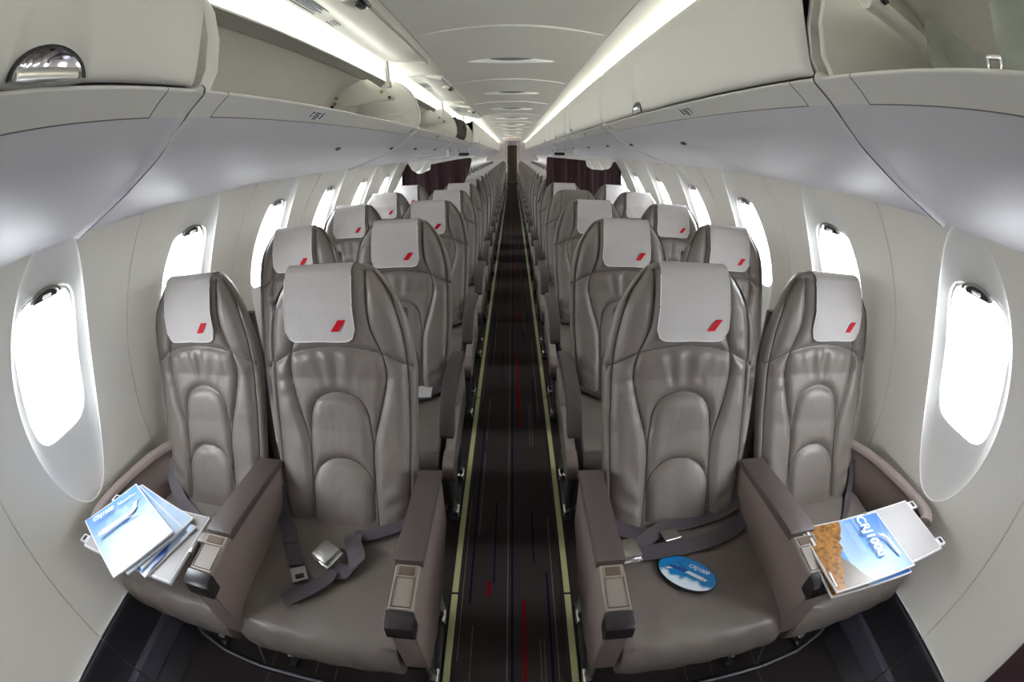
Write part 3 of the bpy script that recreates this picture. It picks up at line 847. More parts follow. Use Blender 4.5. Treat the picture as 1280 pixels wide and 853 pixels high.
def cushion_mesh():
    P = sp2([(.935, .33), (.935, .42), (.925, .458), (.88, .465), (.80, .458), (.70, .453), (.62, .452), (.56, .448), (.515, .436), (.487, .412), (.475, .375), (.478, .335), (.492, .306), (.53, .295), (.70, .295), (.92, .30), (.935, .33)], 5)[:-1]
    n = len(P); cy, cz = .71, .38; HWc = .214; V = []; F = []; st_ = []
    m = 40
    for j in range(m+1):
        u = -1+2*j/m; u = math.copysign(1-(1-abs(u))**1.6, u); st_.append(u)
    for u in st_:
        k = (1-abs(u)**7)**(1/7) if abs(u) < 1 else 0.0
        k = .90+.10*k
        for (y, z) in P:
            zz = cz+(z-cz)*k; yy = cy+(y-cy)*(.985+.015*k)
            top = max(0, (z-.43)/.03)
            zz -= .007*(1-u*u)*min(1, top) if z > .43 else 0
            zz += .0012*smoothnoise(u*.22*1.6, y)*min(1, top)
            if y < .50: yy += .006*abs(u)**3+.0018*math.sin(u*14+z*30)
            V.append((u*HWc, yy-LY, zz))
    for j in range(m):
        for i in range(n): a = j*n+i; b = j*n+(i+1) % n; F.append((a, b, b+n, a+n))
    F.append(tuple(range(n))); F.append(tuple(m*n+i for i in range(n-1, -1, -1)))
    return autosmooth(mesh(V, F), 60)
CUSH = cushion_mesh()
def cover_mesh():
    """cloth over the headrest: front flap with rounded corners, over the top, short back flap; second mesh = stitched hem"""
    hw = .103; nx = 22; V = []; F = []; ns = 0; hem = []
    zf = [.944+.0075*k for k in range(26)]; zf = [z for z in zf if z < 1.125]
    cols = []
    for i in range(nx+1):
        x = -hw+2*hw*i/nx; r = .030; e = hw-abs(x); xo = x
        zb = .944 + (r-math.sqrt(max(0, r*r-(r-e)**2)) if e < r else 0)
        col = []
        for k in range(24):
            z = zb+(1.108-zb)*k/23; x = xo*(1-.06*(z-.944)/.17)
            y = front_y(x, z)-.006 - .0015*math.sin(x*60+z*25)*(1-(z-.94)/.2)
            col.append((x, y-LY, z))
        yt = front_y(x, 1.108)-.006
        for k in range(1, 9):
            a = math.pi*k/8; ry = .036; col.append((x, yt+ry*(1-math.cos(a))-LY, 1.108+.0262*math.sin(a)))
        for k in range(1, 4): col.append((x, yt+.074+.006*k-LY, 1.108-.02*k))
        cols.append(col)
    m = len(cols[0])
    for c in cols: V += c
    for i in range(nx):
        for k in range(m-1): a = i*m+k; F.append((a, a+1, a+1+m, a+m))
    me = mesh(V, F)
    path = [cols[0][k] for k in range(23, -1, -1)]+[cols[i][0] for i in range(1, nx)]+[cols[nx][k] for k in range(24)]
    hm_ = MB().tube([(p[0], p[1]-.0008, p[2]) for p in path], .0016, 6).mesh()
    V = []; F = []; N = 6
    for k in range(N+1):
        z = .972+.030*k/N
        for j in range(5):
            x = .036+.0225*j/4+.0225*k/N; V.append((x, front_y(x, z)-.0085-.0015*math.sin(x*60+z*25)-LY, z))
    for k in range(N):
        for j in range(4): a = k*5+j; F.append((a, a+1, a+6, a+5))
    return me, hm_, mesh(V, F)
COVER, HEM, MARK = cover_mesh()

def ribbon(pts, width, side, thick=.002):
    """belt webbing: centre line points, half-width vectors"""
    P = smoothpoly(pts, 5); S = smoothpoly(side, 5) if isinstance(side, list) else [Vector(side)]*len(P)
    V = []; F = []
    for p, s_ in zip(P, S):
        q = s_.normalized()*width/2; V += [p-q, p+q]
    for i in range(len(P)-1): a = 2*i; F.append((a, a+1, a+3, a+2))
    bm = bmesh.new(); vs = [bm.verts.new(v) for v in V]
    for f in F: bm.faces.new([vs[i] for i in f])
    bmesh.ops.recalc_face_normals(bm, faces=bm.faces)
    r = bmesh.ops.solidify(bm, geom=bm.faces[:], thickness=thick)
    me = bpy.data.meshes.new('belt'); bm.to_mesh(me); bm.free()
    me.polygons.foreach_set('use_smooth', [True]*len(me.polygons)); autosmooth(me, 40); return me
def ly(pts): return [(a-LY, b) for a, b in pts]

# --- solid front-row armrests (they stow the fold-out trays)
def solid_arm(parent, x0, x1, side):
    body = [(.965, .42), (.965, .590), (.62, .612), (.485, .604), (.472, .590), (.474, .54), (.486, .375), (.50, .352), (.62, .320), (.80, .34)]
    a = MB().prism(ly(body), x0, x1, 'x', .006, 2).obj('armrest', 'arm_side', parent)
    cap = [(.968, .588), (.968, .606), (.955, .610), (.64, .630), (.628, .626), (.625, .606)]
    MB().prism(ly(cap), x0-.004, x1+.004, 'x', .004, 2).obj('armrest_pad', 'arm_cap', a)
    MB().prism(ly([(.622, .606), (.620, .620), (.505, .612), (.500, .600)]), x0+.002, x1-.002, 'x', .003, 1).obj('tray_lid', 'arm_beige', a)
    MB().prism(ly([(.614, .6190), (.614, .6212), (.592, .6200), (.592, .6180)]), x0+.012, x1-.012, 'x').obj('lid_latch', 'arm_pocket', a)
    mb = MB(); z1 = .6125
    for (ya, yb) in ((.586, .584), (.512, .510)): mb.box(((x0+x1)/2, (ya+yb)/2-LY, z1+.0062*(ya-.5)/.1), (x1-x0-.016, .0016, .002))
    for xx in (x0+.008, x1-.008): mb.box((xx, .548-LY, z1+.0034), (.0014, .074, .002), rot=Matrix.Rotation(math.radians(4), 3, 'X'))
    mb.obj('lid_seam', 'arm_pocket', a)
    MB().prism(ly([(.503, .606), (.500, .613), (.472, .609), (.462, .600), (.460, .566), (.466, .556), (.505, .560)]), x0-.002, x1+.002, 'x', .004, 2).obj('end_cap', 'arm_dark', a)
    MB().prism(ly([(.4745, .545), (.472, .545), (.480, .470), (.484, .470)]), x0+.004, x1-.004, 'x', .001, 1).obj('front_plate', 'arm_side', a)
    return a
def curved_arm(parent, x0, x1, outer):
    pad = sp2([(.935, .585), (.93, .612), (.89, .634), (.80, .646), (.68, .643), (.58, .624), (.515, .586), (.478, .535), (.470, .512), (.480, .505), (.515, .506), (.522, .512), (.545, .555), (.60, .585), (.69, .598), (.80, .600), (.90, .588)], 3)
    a = MB().prism(ly(pad), x0, x1, 'x', .006, 2).obj('armrest', 'arm_pad', parent)
    mid = (x0+x1)/2
    MB().prism(ly([(.93, .592), (.80, .601), (.69, .599), (.61, .588), (.70, .50), (.78, .46), (.93, .46)]), mid-.012, mid+.012, 'x', .003, 1).obj('arm_web', 'arm_beige', a)
    sh = sp2([(.955, .53), (.85, .49), (.72, .455), (.60, .432), (.51, .418), (.462, .402), (.452, .372), (.462, .338), (.50, .328), (.62, .335), (.80, .345), (.955, .36), (.955, .53)], 3)[:-1]
    MB().prism(ly(sh), mid-.020, mid+.016, 'x', .005, 2).obj('side_shroud', 'arm_beige', parent)
    MB().prism(ly(sp2([(.53, .421), (.51, .420), (.460, .404), (.449, .372), (.459, .336), (.50, .325), (.535, .328), (.53, .421)], 3)[:-1]), mid-.022, mid+.018, 'x', .005, 2).obj('shroud_cap', 'arm_side', parent)
    return a
def legs(parent, s, xs, front_bar=None):
    for x in xs:
        MB().tube([(x, .56-LY, .31), (x, .60-LY, .16), (x, .62-LY, .02)], [.016, .014, .013], 8).obj('leg', 'metal_leg', parent)
        MB().tube([(x, .86-LY, .31), (x, .885-LY, .16), (x, .90-LY, .02)], [.016, .014, .013], 8).obj('leg', 'metal_leg', parent)
        MB().box((x, .76-LY, .012), (.03, .36, .012), .003).obj('seat_track', 'metal_dark', parent)
        MB().tube([(x, .60-LY, .05), (x, .84-LY, .26)], .009, 6).obj('brace', 'metal_leg', parent)
        for yy in (.62, .86):
            MB().box((x-s*.006, yy-LY, .032), (.026, .055, .034), .005).obj('track_fitting', 'chrome', parent)
            MB().tube([(x-s*.006, yy-LY, .046), (x-s*.006, yy-LY, .060)], .008, 8).obj('stud', 'metal_dark', parent)
    MB().box(((xs[0]+xs[-1])/2, .70-LY, .292), (abs(xs[0]-xs[-1])+.05 if len(xs) > 1 else .40, .36, .022), .005).obj('seat_pan', 'metal_dark', parent)
AX, WX = .465, .945
def seat_core(e, cover=True, dx=0.0):
    b_ = link('backrest', BACK, 'leather', e); link('seam_shade_line', SEAM_SHADE, 'seam_shade', b_); link('cushion', CUSH, 'leather', e)
    MB_back = get('shell', lambda: MB().prism(ly([(1.02, .38), (1.065, .60), (1.125, .85), (1.135, 1.0), (1.155, 1.0), (1.16, .85), (1.105, .60), (1.06, .36)]), -.195, .195, 'x', .008, 2).mesh())
    link('back_shell', MB_back, 'leather_shell', e)
    if cover:
        c = link('headrest_cover', COVER, 'cloth_cover', e, (dx, 0, 0)); link('hem', HEM, 'cloth_hem', c); link('red_mark', MARK, 'red_print', c)
        c['label'] = 'off-white cloth headrest cover with red slanted mark'
def belt_simple(e, flip):
    m1 = get(('bs', flip), lambda: ribbon([(flip*.205, .905-LY, .475), (flip*.15, .86-LY, .474), (flip*.05, .80-LY, .468), (-flip*.02, .74-LY, .462)], .046, [(0.3, 1, .1)]*4))
    m2 = get(('bt', flip), lambda: ribbon([(-flip*.205, .905-LY, .475), (-flip*.16, .86-LY, .474), (-flip*.08, .79-LY, .466), (-flip*.03, .70-LY, .460)], .046, [(-.3, 1, .1)]*4))
    link('seat_belt', m1, 'belt', e); link('seat_belt', m2, 'belt', e)
    link('belt_buckle', get(('bb', flip), lambda: MB().box((-flip*.03, .725-LY, .470), (.055, .06, .018), .005).mesh()), 'metal_satin', e)

PITCH = .787
NROWS = 25
protos = {}
def seat_name(s, kind, r):
    return 'grey leather %s seat in the %s row, %s side of the aisle' % (kind, ORD[r+1], SIDE[s])
def copytree(o, parent=None):
    c = o.copy(); COL.objects.link(c); c.parent = parent
    for ch in o.children: copytree(ch, c)
    return c

# front row ----------------------------------------------------------------
for s in (-1, 1):
    e = empty('passenger_seat', (s*AX, LY, 0)); tag(e, 'front-row grey leather aisle seat on the %s, %s on its cushion' % (SIDE[s], 'loose belt and buckle' if s < 0 else 'oval blue card'), 'seat', 'grey leather aircraft seats')
    seat_core(e, True, -.030 if s < 0 else .008)
    x = lambda v: v-s*AX
    solid_arm(e, *sorted((x(s*.184), x(s*.240))), s)
    solid_arm(e, *sorted((x(s*.668), x(s*.740))), s)
    legs(e, s, [x(s*.232), x(s*.70)])
    # front luggage bar under the pair
    MB().tube([(x(s*.24), .50-LY, .165), (x(s*.45), .485-LY, .165), (x(s*.72), .488-LY, .165)], .011, 10).obj('luggage_bar', 'metal_dark', e)
    MB().tube([(x(s*.71), .50-LY, .16), (x(s*.705), .54-LY, .31)], .0035, 6).obj('bar_hanger', 'metal_satin', e)
    wv_ = empty('passenger_seat', (s*WX, LY, 0)); tag(wv_, 'front-row grey leather window seat, %s side, with fold-out tray of %s' % (SIDE[s], 'scattered brochures' if s < 0 else 'an autumn-lake magazine'), 'seat', 'grey leather aircraft seats')
    seat_core(wv_, True, -.012 if s < 0 else .03)
    x2 = lambda v: v-s*WX
    # wall-side arm: a rim curving along the wall with a panel below
    path = [(1.130, .985), (1.160, .93), (1.180, .87), (1.196, .79), (1.207, .70), (1.209, .62), (1.197, .57), (1.170, .545)]
    P = sp2(path, 4); V = []; F = []; n = 8
    sec = [(-.020, 0), (-.016, .012), (-.006, .017), (.008, .017), (.022, .012), (.026, 0), (.020, -.010), (-.012, -.010)]
    for i, (px_, py_) in enumerate(P):
        a = P[max(0, i-1)]; b_ = P[min(len(P)-1, i+1)]; d = Vector((b_[0]-a[0], b_[1]-a[1])).normalized(); nn = Vector((-d.y, d.x))
        if nn.x < 0 and abs(nn.x) > .3: nn = -nn
        if nn.y < 0 and abs(nn.x) <= .3: pass
        nn = Vector((-d.y, d.x)) if (-d.y) > 0 or d.y == 0 else Vector((d.y, -d.x)) if False else Vector((-d.y, d.x))
        for (o1, o2) in sec: V.append((x2(s*(px_+nn.x*o1)), py_+nn.y*o1-LY, .598+o2))
    for i in range(len(P)-1):
        for k in range(n): a = i*n+k; b_ = i*n+(k+1) % n; F.append((a, b_, b_+n, a+n))
    F.append(tuple(range(n))); F.append(tuple((len(P)-1)*n+k for k in range(n)))
    wa = link('armrest', autosmooth(mesh(V, F), 50), 'arm_side', wv_)
    V = []; F = []
    for i, (px_, py_) in enumerate(P):
        V += [(x2(s*(px_-.004)), py_-LY, .592), (x2(s*(px_-.022)), py_-LY, .50), (x2(s*(px_-.035)), py_-LY, .36)]
    for i in range(len(P)-1):
        for k in range(2): a = i*3+k; F.append((a, a+1, a+4, a+3))
    q = link('arm_panel', mesh(V, F), 'arm_side', wa); md = q.modifiers.new('t', 'SOLIDIFY'); md.thickness = .008; md.offset = 1 if s > 0 else -1
    legs(wv_, s, [x2(s*.985)])
    MB().tube([(x2(s*.722), .488-LY, .165), (x2(s*.85), .50-LY, .17), (x2(s*.95), .53-LY, .185), (x2(s*1.02), .58-LY, .22), (x2(s*1.05), .64-LY, .27)], .011, 10).obj('luggage_bar', 'metal_dark', wv_)
    protos[(s, 'A1')] = e; protos[(s, 'W1')] = wv_
    # fold-out tray
    ty0, ty1 = (.424, .650) if s > 0 else (.437, .685)
    tx0, tx1, tz = .768, 1.150, .605
    t = empty('tray_table', (0, 0, 0)); t.parent = wv_
    ym = (ty0+ty1)/2-LY
    for (a, b_) in ((tx0, .953), (.957, tx1)):
        xc = x2(s*(a+b_)/2)
        MB().box((xc, ym, tz), (b_-a, ty1-ty0, .012), .005, 2).obj('tray_leaf', 'tray_white', t)
        MB().box((xc, ym, tz+.0058), (b_-a-.014, ty1-ty0-.014, .0015), .0005, 1).obj('tray_surface', 'tray_grey', t)
    for yy in (ty0+.028, ty1-.028):
        MB().box((x2(s*(tx1+.012)), yy-LY, tz), (.038, .034, .011), .005, 2).obj('grip_tab', 'tray_white', t)
        MB().box((x2(s*(tx1+.014)), yy-LY, tz+.0052), (.013, .020, .002), .0008, 1).obj('grip_slot', 'black_plastic', t)
    for yy in (ty0+.012, ty1-.012): MB().tube([(x2(s*.955), yy-.012-LY, tz+.001), (x2(s*.955), yy+.012-LY, tz+.001)], .008, 8).obj('hinge', 'metal_satin', t)
    MB().box((x2(s*.752), .61-LY, tz-.002), (.03, .035, .018), .005).obj('hinge_block', 'arm_beige', t)
    MB().box((x2(s*.772), .575-LY, tz-.002), (.022, .05, .014), .003).obj('hinge_arm', 'metal_satin', t)

# belts of the front row
e = protos[(-1, 'A1')]; X_ = lambda v: v+AX
link('seat_belt', ribbon([(X_(-.682), .925-LY, .535), (X_(-.672), .895-LY, .490), (X_(-.64), .845-LY, .468), (X_(-.60), .77-LY, .464), (X_(-.556), .70-LY, .462)], .047, [(1, .25, .1)]*5), 'belt', e)
link('belt_tongue', MB().box((X_(-.537), .668-LY, .464), (.046, .05, .004), .0015, 1, rot=Matrix.Rotation(.5, 3, 'Z')).mesh(), 'metal_satin', e)
link('tongue_slot', MB().box((X_(-.532), .660-LY, .4665), (.024, .014, .002), rot=Matrix.Rotation(.5, 3, 'Z')).mesh(), 'black_plastic', e)
link('belt_stitch_patch', ribbon([(X_(-.652), .865-LY, .476), (X_(-.62), .81-LY, .469), (X_(-.60), .772-LY, .4665)], .050, [(1, .25, .1)]*3, .003), 'belt', e)
link('seat_belt', ribbon([(X_(-.245), .90-LY, .50), (X_(-.285), .875-LY, .486), (X_(-.34), .852-LY, .474), (X_(-.395), .835-LY, .466), (X_(-.425), .828-LY, .466)], .047, [(.12, 1, .1)]*5), 'belt', e)
link('seat_belt', ribbon([(X_(-.425), .83-LY, .470), (X_(-.412), .79-LY, .482), (X_(-.392), .745-LY, .478), (X_(-.385), .715-LY, .470), (X_(-.41), .70-LY, .464), (X_(-.445), .70-LY, .463)], .05, [(1, .1, 0.2), (1, .1, .1), (.8, .5, .2), (.5, .8, .2), (.1, 1, .1), (.1, 1, .1)]), 'belt', e)
link('seat_belt', ribbon([(X_(-.445), .70-LY, .466), (X_(-.455), .67-LY, .464), (X_(-.485), .635-LY, .463), (X_(-.53), .595-LY, .461), (X_(-.555), .575-LY, .460)], .044, [(.7, -.6, .25), (.7, -.7, .2), (.65, -.75, .1), (.65, -.75, .05), (.65, -.75, .05)]), 'belt', e)
bk = Matrix.Rotation(-.55, 3, 'Z') @ Matrix.Rotation(.18, 3, 'X')
link('belt_buckle', MB().box((X_(-.475), .742-LY, .482), (.060, .062, .020), .006, 2, rot=bk).mesh(), 'metal_satin', e)
link('buckle_base', MB().box((X_(-.472), .740-LY, .472), (.066, .066, .010), .004, 2, rot=bk).mesh(), 'chrome', e)
e = protos[(1, 'A1')]; X_ = lambda v: v-AX
link('seat_belt', ribbon([(X_(.690), .925-LY, .525), (X_(.66), .905-LY, .498), (X_(.58), .885-LY, .478), (X_(.50), .872-LY, .474), (X_(.43), .862-LY, .474), (X_(.37), .83-LY, .470), (X_(.32), .79-LY, .468)], .047, [(-.1, 1, .25)]*7), 'belt', e)
link('seat_belt', ribbon([(X_(.672), .850-LY, .476), (X_(.61), .815-LY, .472), (X_(.52), .790-LY, .468), (X_(.42), .780-LY, .468), (X_(.35), .775-LY, .468), (X_(.318), .778-LY, .470)], .050, [(-.2, 1, .12)]*6), 'belt', e)
link('seat_belt', ribbon([(X_(.232), .90-LY, .50), (X_(.27), .875-LY, .486), (X_(.31), .855-LY, .477), (X_(.35), .835-LY, .472)], .05, [(.3, 1, .1)]*4), 'belt', e)
link('belt_tongue', MB().box((X_(.43), .825-LY, .476), (.05, .04, .004), .0015, 1, rot=Matrix.Rotation(.2, 3, 'Z')).mesh(), 'metal_satin', e)
link('belt_buckle', MB().box((X_(.302), .778-LY, .484), (.052, .066, .020), .006, 2, rot=Matrix.Rotation(.15, 3, 'Z')).mesh(), 'metal_satin', e)
link('buckle_base', MB().box((X_(.302), .774-LY, .474), (.056, .072, .010), .004, 2, rot=Matrix.Rotation(.15, 3, 'Z')).mesh(), 'chrome', e)
e = protos[(1, 'W1')]; X_ = lambda v: v-WX
link('seat_belt', ribbon([(X_(1.135), .93-LY, .56), (X_(1.13), .90-LY, .51), (X_(1.105), .86-LY, .478), (X_(1.06), .80-LY, .466), (X_(1.0), .74-LY, .462)], .048, [(1, .5, .2)]*5), 'belt', e)
link('seat_belt', ribbon([(X_(.76), .90-LY, .49), (X_(.80), .84-LY, .470), (X_(.84), .79-LY, .468)], .047, [(1, .3, .1)]*3), 'belt', e)
link('belt_buckle', MB().box((X_(.845), .775-LY, .480), (.05, .055, .012), .004, 2, rot=Matrix.Rotation(.4, 3, 'Z')).mesh(), 'metal_satin', e)
e = protos[(-1, 'W1')]; X_ = lambda v: v+WX
link('seat_belt', ribbon([(X_(-1.135), .94-LY, .57), (X_(-1.12), .90-LY, .51), (X_(-1.08), .86-LY, .478), (X_(-1.03), .83-LY, .470), (X_(-.98), .80-LY, .466), (X_(-.95), .76-LY, .464)], .048, [(1, .5, .2)]*6), 'belt', e)
link('seat_belt', ribbon([(X_(-.765), .86-LY, .50), (X_(-.80), .845-LY, .498), (X_(-.85), .84-LY, .492), (X_(-.90), .82-LY, .475)], .047, [(.1, 1, -.2)]*4), 'belt', e)

# rows behind ----------------------------------------------------------------
def std_proto(s, kind, cover=True):
    cx = AX if kind == 'aisle' else WX
    e = empty('passenger_seat', (s*cx, LY, 0)); x = lambda v: v-s*cx
    seat_core(e, cover, (-.012 if s < 0 else .012))
    if kind == 'aisle':
        curved_arm(e, *sorted((x(s*.186), x(s*.236))), True)
        curved_arm(e, *sorted((x(s*.685), x(s*.727))), False)
        legs(e, s, [x(s*.232), x(s*.70)])
        MB().tube([(x(s*.24), .50-LY, .165), (x(s*.70), .487-LY, .165)], .011, 8).obj('luggage_bar', 'metal_dark', e)
    else:
        a = MB().prism(ly(sp2([(.96, .575), (.94, .612), (.80, .632), (.62, .622), (.53, .590), (.50, .55), (.54, .55), (.65, .588), (.80, .592), (.95, .565)], 3)), *sorted((x(s*1.168), x(s*1.205))), 'x', .005, 1).obj('armrest', 'arm_side', e)
        legs(e, s, [x(s*.985)])
    belt_simple(e, s)
    return e
NOCOVER = {(1, 'aisle', 3)}
for s in (-1, 1):
    for kind in ('aisle', 'window'):
        proto = None
        for r in range(1, NROWS):
            if (s, kind, r) in NOCOVER:
                o = std_proto(s, kind, False)
                tag(o, 'grey leather aisle seat without cloth headrest cover, fourth row, right side', 'seat', 'grey leather aircraft seats')
            else:
                if proto is None: proto = std_proto(s, kind); o = proto
                else: o = copytree(proto)
                tag(o, seat_name(s, kind, r), 'seat', 'grey leather aircraft seats')
            o.location.y = LY+PITCH*r

# ------------------------------------------------------------------ curtains behind the fifth row
def curtain(s, cols, label):
    """cols: (x, z_bottom, z_top) across the cloth; folds run vertically"""
    e = empty('divider_curtain', (0, 4.62, 0)); tag(e, label, 'curtain', 'divider curtains behind the fifth row')
    n = 90; nz = 26; V = []; F = []; xs = [c[0] for c in cols]
    for i in range(n+1):
        x = xs[0]+(xs[-1]-xs[0])*i/n; zb = interp(x, xs, [c[1] for c in cols]); zt = interp(x, xs, [c[2] for c in cols])
        for k in range(nz+1):
            t = k/nz; z = zb+(zt-zb)*t
            y = .020*math.sin(x*46+.8*math.sin(z*6))+.010*math.sin(x*97+1.7+z*3)
            V.append((x, y*(1-.35*t), z))
    for i in range(n):
        for k in range(nz): a = i*(nz+1)+k; F.append((a, a+1, a+nz+2, a+nz+1))
    c = link('cloth', mesh(V, F), 'curtain', e); md = c.modifiers.new('t', 'SOLIDIFY'); md.thickness = .004
    return e
curtain(-1, [(-1.09, .95, 1.30), (-1.075, .95, 1.335), (-1.045, .95, 1.345), (-1.02, .94, 1.335), (-.985, .94, 1.27), (-.93, .92, 1.225), (-.88, .90, 1.228), (-.80, .89, 1.262), (-.795, .89, 1.315), (-.66, .90, 1.335), (-.55, 1.02, 1.352), (-.46, 1.12, 1.362), (-.425, 1.20, 1.366), (-.405, 1.27, 1.365), (-.39, 1.33, 1.36)],
        'dark burgundy cabin-divider curtain hanging on the left side')
curtain(1, [(.338, 1.02, 1.35), (.345, 1.0, 1.372), (.45, .98, 1.366), (.60, .95, 1.355), (.725, .93, 1.348), (.732, .93, 1.29), (.78, .93, 1.262), (.88, .95, 1.258), (.955, .96, 1.272), (.985, .97, 1.30), (1.0, .97, 1.345), (1.04, .97, 1.352), (1.07, .97, 1.345), (1.085, .98, 1.31)],
        'dark burgundy cabin-divider curtain hanging on the right side')
for s in (-1, 1):
    e = empty('curtain_rail', (0, 4.60, 0)); tag(e, 'pale curtain rail with black end stop under the %s bins' % SIDE[s], 'curtain rail', 'curtain rails under the bins')
    MB().tube([(s*x, y, z) for x, y, z in [(1.03, .02, 1.372), (.85, .02, 1.385), (.60, .02, 1.388), (.42, .0, 1.385), (.36, -.06, 1.384)]], .010, 8).obj('rail', 'vent_white', e)
    MB().box((s*.46, -.02, 1.405), (.10, .05, .03), .010).obj('end_stop', 'black_plastic', e)
    MB().box((s*.62, .0, 1.42), (.03, .02, .08), .004).obj('hanger', 'vent_white', e)

# ------------------------------------------------------------------ printed matter
def booklet(c, ang, wd, ht, z, coverm, name, label, curl=0.0, thick=.004, group=None):
    """page local axes: X across, Y up the page"""
    e = empty(name, (c[0], c[1], z), ang); tag(e, label, 'brochure' if name == 'brochure' else 'magazine', group)
    n = 14; V = []; F = []
    def zz(x): return curl*((x/wd+.5)**2)
    for k, dz in enumerate((0, thick)):
        for i in range(n+1):
            x = -wd/2+wd*i/n
            V += [(x, -ht/2, zz(x)+dz), (x, ht/2, zz(x)+dz)]
    b0 = 2*(n+1)
    for i in range(n):
        a = 2*i; F += [(a, a+1, a+3, a+2), (b0+a, b0+a+2, b0+a+3, b0+a+1), (a, a+2, b0+a+2, b0+a), (a+1, b0+a+1, b0+a+3, a+3)]
    F += [(0, b0, b0+1, 1), (2*n, 2*n+1, b0+2*n+1, b0+2*n)]
    link('pages', mesh(V, F, False), 'paper', e)
    V = []; F = []; m_ = .004
    for i in range(n+1):
        x = -wd/2+m_+(wd-2*m_)*i/n; V += [(x, -ht/2+m_, zz(x)+thick+.0006), (x, ht/2-m_, zz(x)+thick+.0006)]
    for i in range(n): a = 2*i; F.append((a, a+2, a+3, a+1))
    link('printed_cover', mesh(V, F), coverm, e)
    return e, zz
def flat(e, poly, z, matn, name):
    """a flat printed shape (page units) as a thin mesh"""
    return link(name, mesh([(p[0], p[1], z) for p in poly], [tuple(range(len(poly)))], False), matn, e)
def plane_print(e, z, sc_, ox, oy, rot, body='print_white', wing='print_grey'):
    def T(P):
        c, s_ = math.cos(rot), math.sin(rot); return [(ox+sc_*(x*c-y*s_), oy+sc_*(x*s_+y*c)) for x, y in P]
    fus = [(-.5, -.01), (-.47, .03), (-.40, .048), (.25, .05), (.42, .075), (.47, .07), (.40, .02), (.30, -.02), (.1, -.04), (-.40, -.045), (-.48, -.03)]
    flat(e, T(fus), z, body, 'printed_aircraft')
    flat(e, T([(.30, .05), (.42, .05), (.52, .20), (.46, .20)]), z+.0002, body, 'printed_tail')
    flat(e, T([(.38, .20), (.60, .19), (.60, .21), (.40, .22)]), z+.0003, wing, 'printed_tail')
    flat(e, T([(-.02, -.03), (.12, -.03), (.40, -.13), (.36, -.14)]), z+.0003, wing, 'printed_wing')
    flat(e, T([(.14, .03), (.28, .035), (.29, .06), (.16, .07)]), z+.0004, wing, 'printed_engine')
    flat(e, T([(-.43, .018), (-.38, .018), (-.38, .034), (-.42, .034)]), z+.0004, 'print_black', 'printed_window')
def lettering(e, txt, size, x, y, z, matn='print_white', rot=0.0, shear=0.0, bold=0.0):
    o = link('lettering', textmesh(txt, size, 0, shear, bold), matn, e, (x, y, z)); o.rotation_euler = (0, 0, rot); return o
TZ = .6122
# left: a fan of brochures on the tray
tl = math.atan2(.218, .091)
specs = [((-.956, .568), 1.28, 'third', .215, .292), ((-.972, .585), 1.30, 'second', .22, .285), ((-.985, .560), 1.18, 'under', .22, .29), ((-1.0, .539), 1.0926, 'top', .226, .292)]
labs = {'third': 'lowest brochure of the fan on the left tray, dark blue band showing', 'second': 'brochure half hidden in the middle of the fan on the left tray',
        'under': 'brochure just under the top one of the fan on the left tray', 'top': 'topmost brochure with white jet on pale blue, on the left tray'}
for i, (c, a, k, wd, ht) in enumerate(specs):
    e, zz = booklet(c, a, wd, ht, TZ+.0062*i, 'cover_clouds', 'brochure', labs[k], .004 if k != 'top' else .012, .0042, 'brochures fanned on the left tray')
    z = .0042+.0016
    if k == 'third':
        flat(e, [(-.103, -.144), (-.02, -.120), (.103, -.060), (.103, -.085), (-.02, -.144)], z+.003, 'print_blue_dark', 'printed_band')
        flat(e, [(-.103, -.10), (-.02, -.085), (.103, -.025), (.103, -.048), (-.02, -.108), (-.103, -.128)], z+.003, 'print_blue', 'printed_band')
    elif k == 'top':
        zt = .0042+.0125
        plane_print(e, zt, .17, -.005, .028, .02)
        lettering(e, 'CRJ1000', .024, -.085, .095, zt, shear=.3, bold=.0006); lettering(e, 'NextGen', .020, .018, .095, zt, shear=.1)
    else:
        plane_print(e, z+.004, .15, .0, .03, .05); lettering(e, 'CRJ1000 NextGen', .018, -.08, .105, z+.004, shear=.2)
# right: the magazine
e, zz = booklet((.845, .527), -math.pi/2-.045, .230, .282, TZ, 'cover_autumn', 'magazine', 'magazine with autumn trees, lake and flying jet on the right tray', .010, .005)
zt = .0165
lettering(e, 'CRJ1000', .043, -.104, .040, zt, bold=.0012); lettering(e, 'NextGen', .012, -.104, .026, zt-.004)
plane_print(e, zt, .095, .020, .108, math.pi+.12)
flat(e, [(-.11, .128), (.10, .060), (.10, .0605), (-.11, .129)], zt-.0005, 'print_grey', 'printed_horizon')
for i in range(4): flat(e, [(-.09, .012-.006*i), (.02, .012-.006*i), (.02, .0110-.006*i), (-.09, .0110-.006*i)], .0145, 'print_white', 'printed_line')
flat(e, [(-.098, -.125), (-.045, -.125), (-.045, -.132), (-.098, -.132)], .0085, 'print_white', 'printed_line'); flat(e, [(.05, -.130), (.10, -.130), (.10, -.135), (.05, -.135)], .0140, 'print_white', 'printed_line')
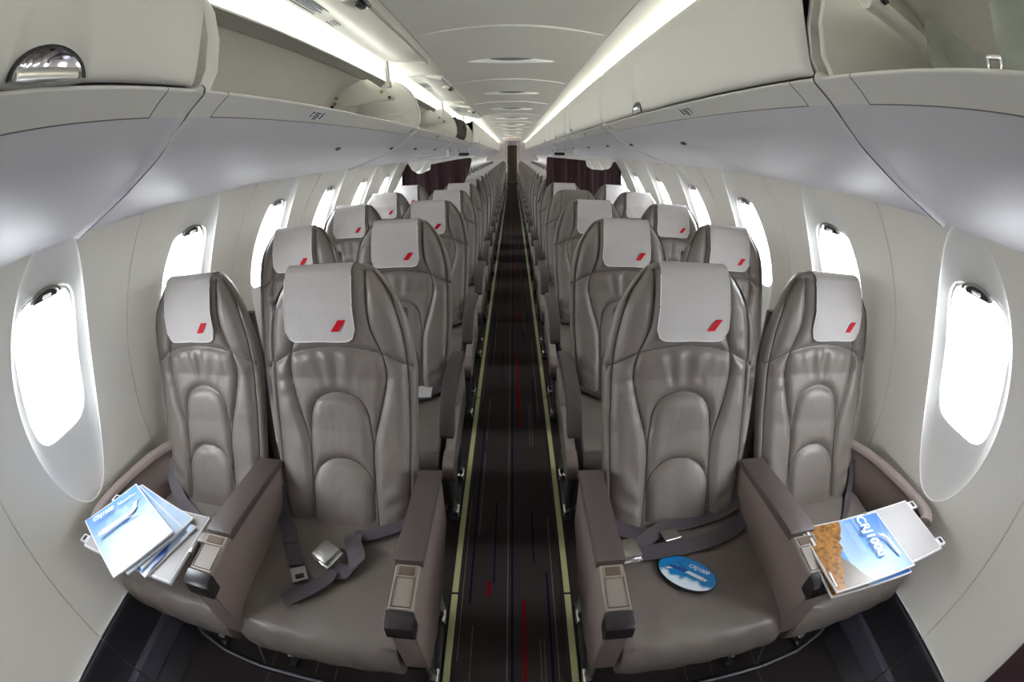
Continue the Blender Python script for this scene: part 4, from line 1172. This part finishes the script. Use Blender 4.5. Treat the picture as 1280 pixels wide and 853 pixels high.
e2, zz = booklet((.838, .521), -math.pi/2-.075, .230, .282, TZ-.0055+.0005, 'cover_autumn', 'magazine', 'second magazine peeking out from under the autumn one, right tray', .004, .004)
# oval card on the right aisle seat
e = empty('oval_card', (.446, .692, .4555), -.74); tag(e, 'oval blue card with a jet above clouds on the right front aisle seat', 'card')
def oval(a, b, n=40): return [(a*math.cos(2*math.pi*i/n), b*math.sin(2*math.pi*i/n)) for i in range(n)]
MB().prism(oval(.085, .052), 0, .006, 'z').obj('card_base', 'print_black', e)
flat(e, oval(.083, .050), .0064, 'sticker_print', 'card_print')
plane_print(e, .0068, .115, .0, .004, math.pi-.05, 'print_white', 'print_blue_dark')
flat(e, [(-.06, .0), (-.03, .008), (.0, .008), (-.01, -.004), (-.05, -.006)], .0076, 'print_blue_dark', 'printed_tail')
lettering(e, 'CRJ1000', .017, -.010, .022, .0072, shear=.3, bold=.0004)
# cards and papers left on the second-row seats
e = empty('safety_card', (-.40, 1.64, .468), .05); tag(e, 'white paper card lying on the second-row aisle seat, left side', 'card')
MB().box((0, 0, .004), (.16, .10, .008), .002, 1).obj('sheet', 'paper', e)
MB().box((-.02, -.045, .0085), (.08, .004, .0006)).obj('printed_line', 'print_grey', e)
e = empty('bin_striker', (.574, .31, 1.599)); e.scale = (.75, .75, .72); tag(e, 'small chrome latch striker on the lip of the open right bin', 'latch')
for yy in (-.016, .016): MB().box((0, yy, .014), (.008, .007, .030), .002).obj('post', 'chrome', e)
MB().box((0, 0, .028), (.010, .038, .008), .002).obj('bridge', 'chrome', e)
# plastic film in the open right bin
o = film([(.606, .475, 1.600), (.76, .38, 1.600), (.70, .40, 1.665), (.603, .46, 1.705)], 14, 10, .004, 'plastic_bag', 'a'); tag(o, 'small clear plastic bag standing on the lip of the open right bin', 'plastic bag')
o = film([(.60, .315, 1.602), (.60, -.02, 1.602), (.68, .0, 1.88), (.64, .335, 1.88)], 16, 12, .008, 'plastic_bag', 'ab'); tag(o, 'large clear plastic bag in the open bin at the upper right edge', 'plastic bag')
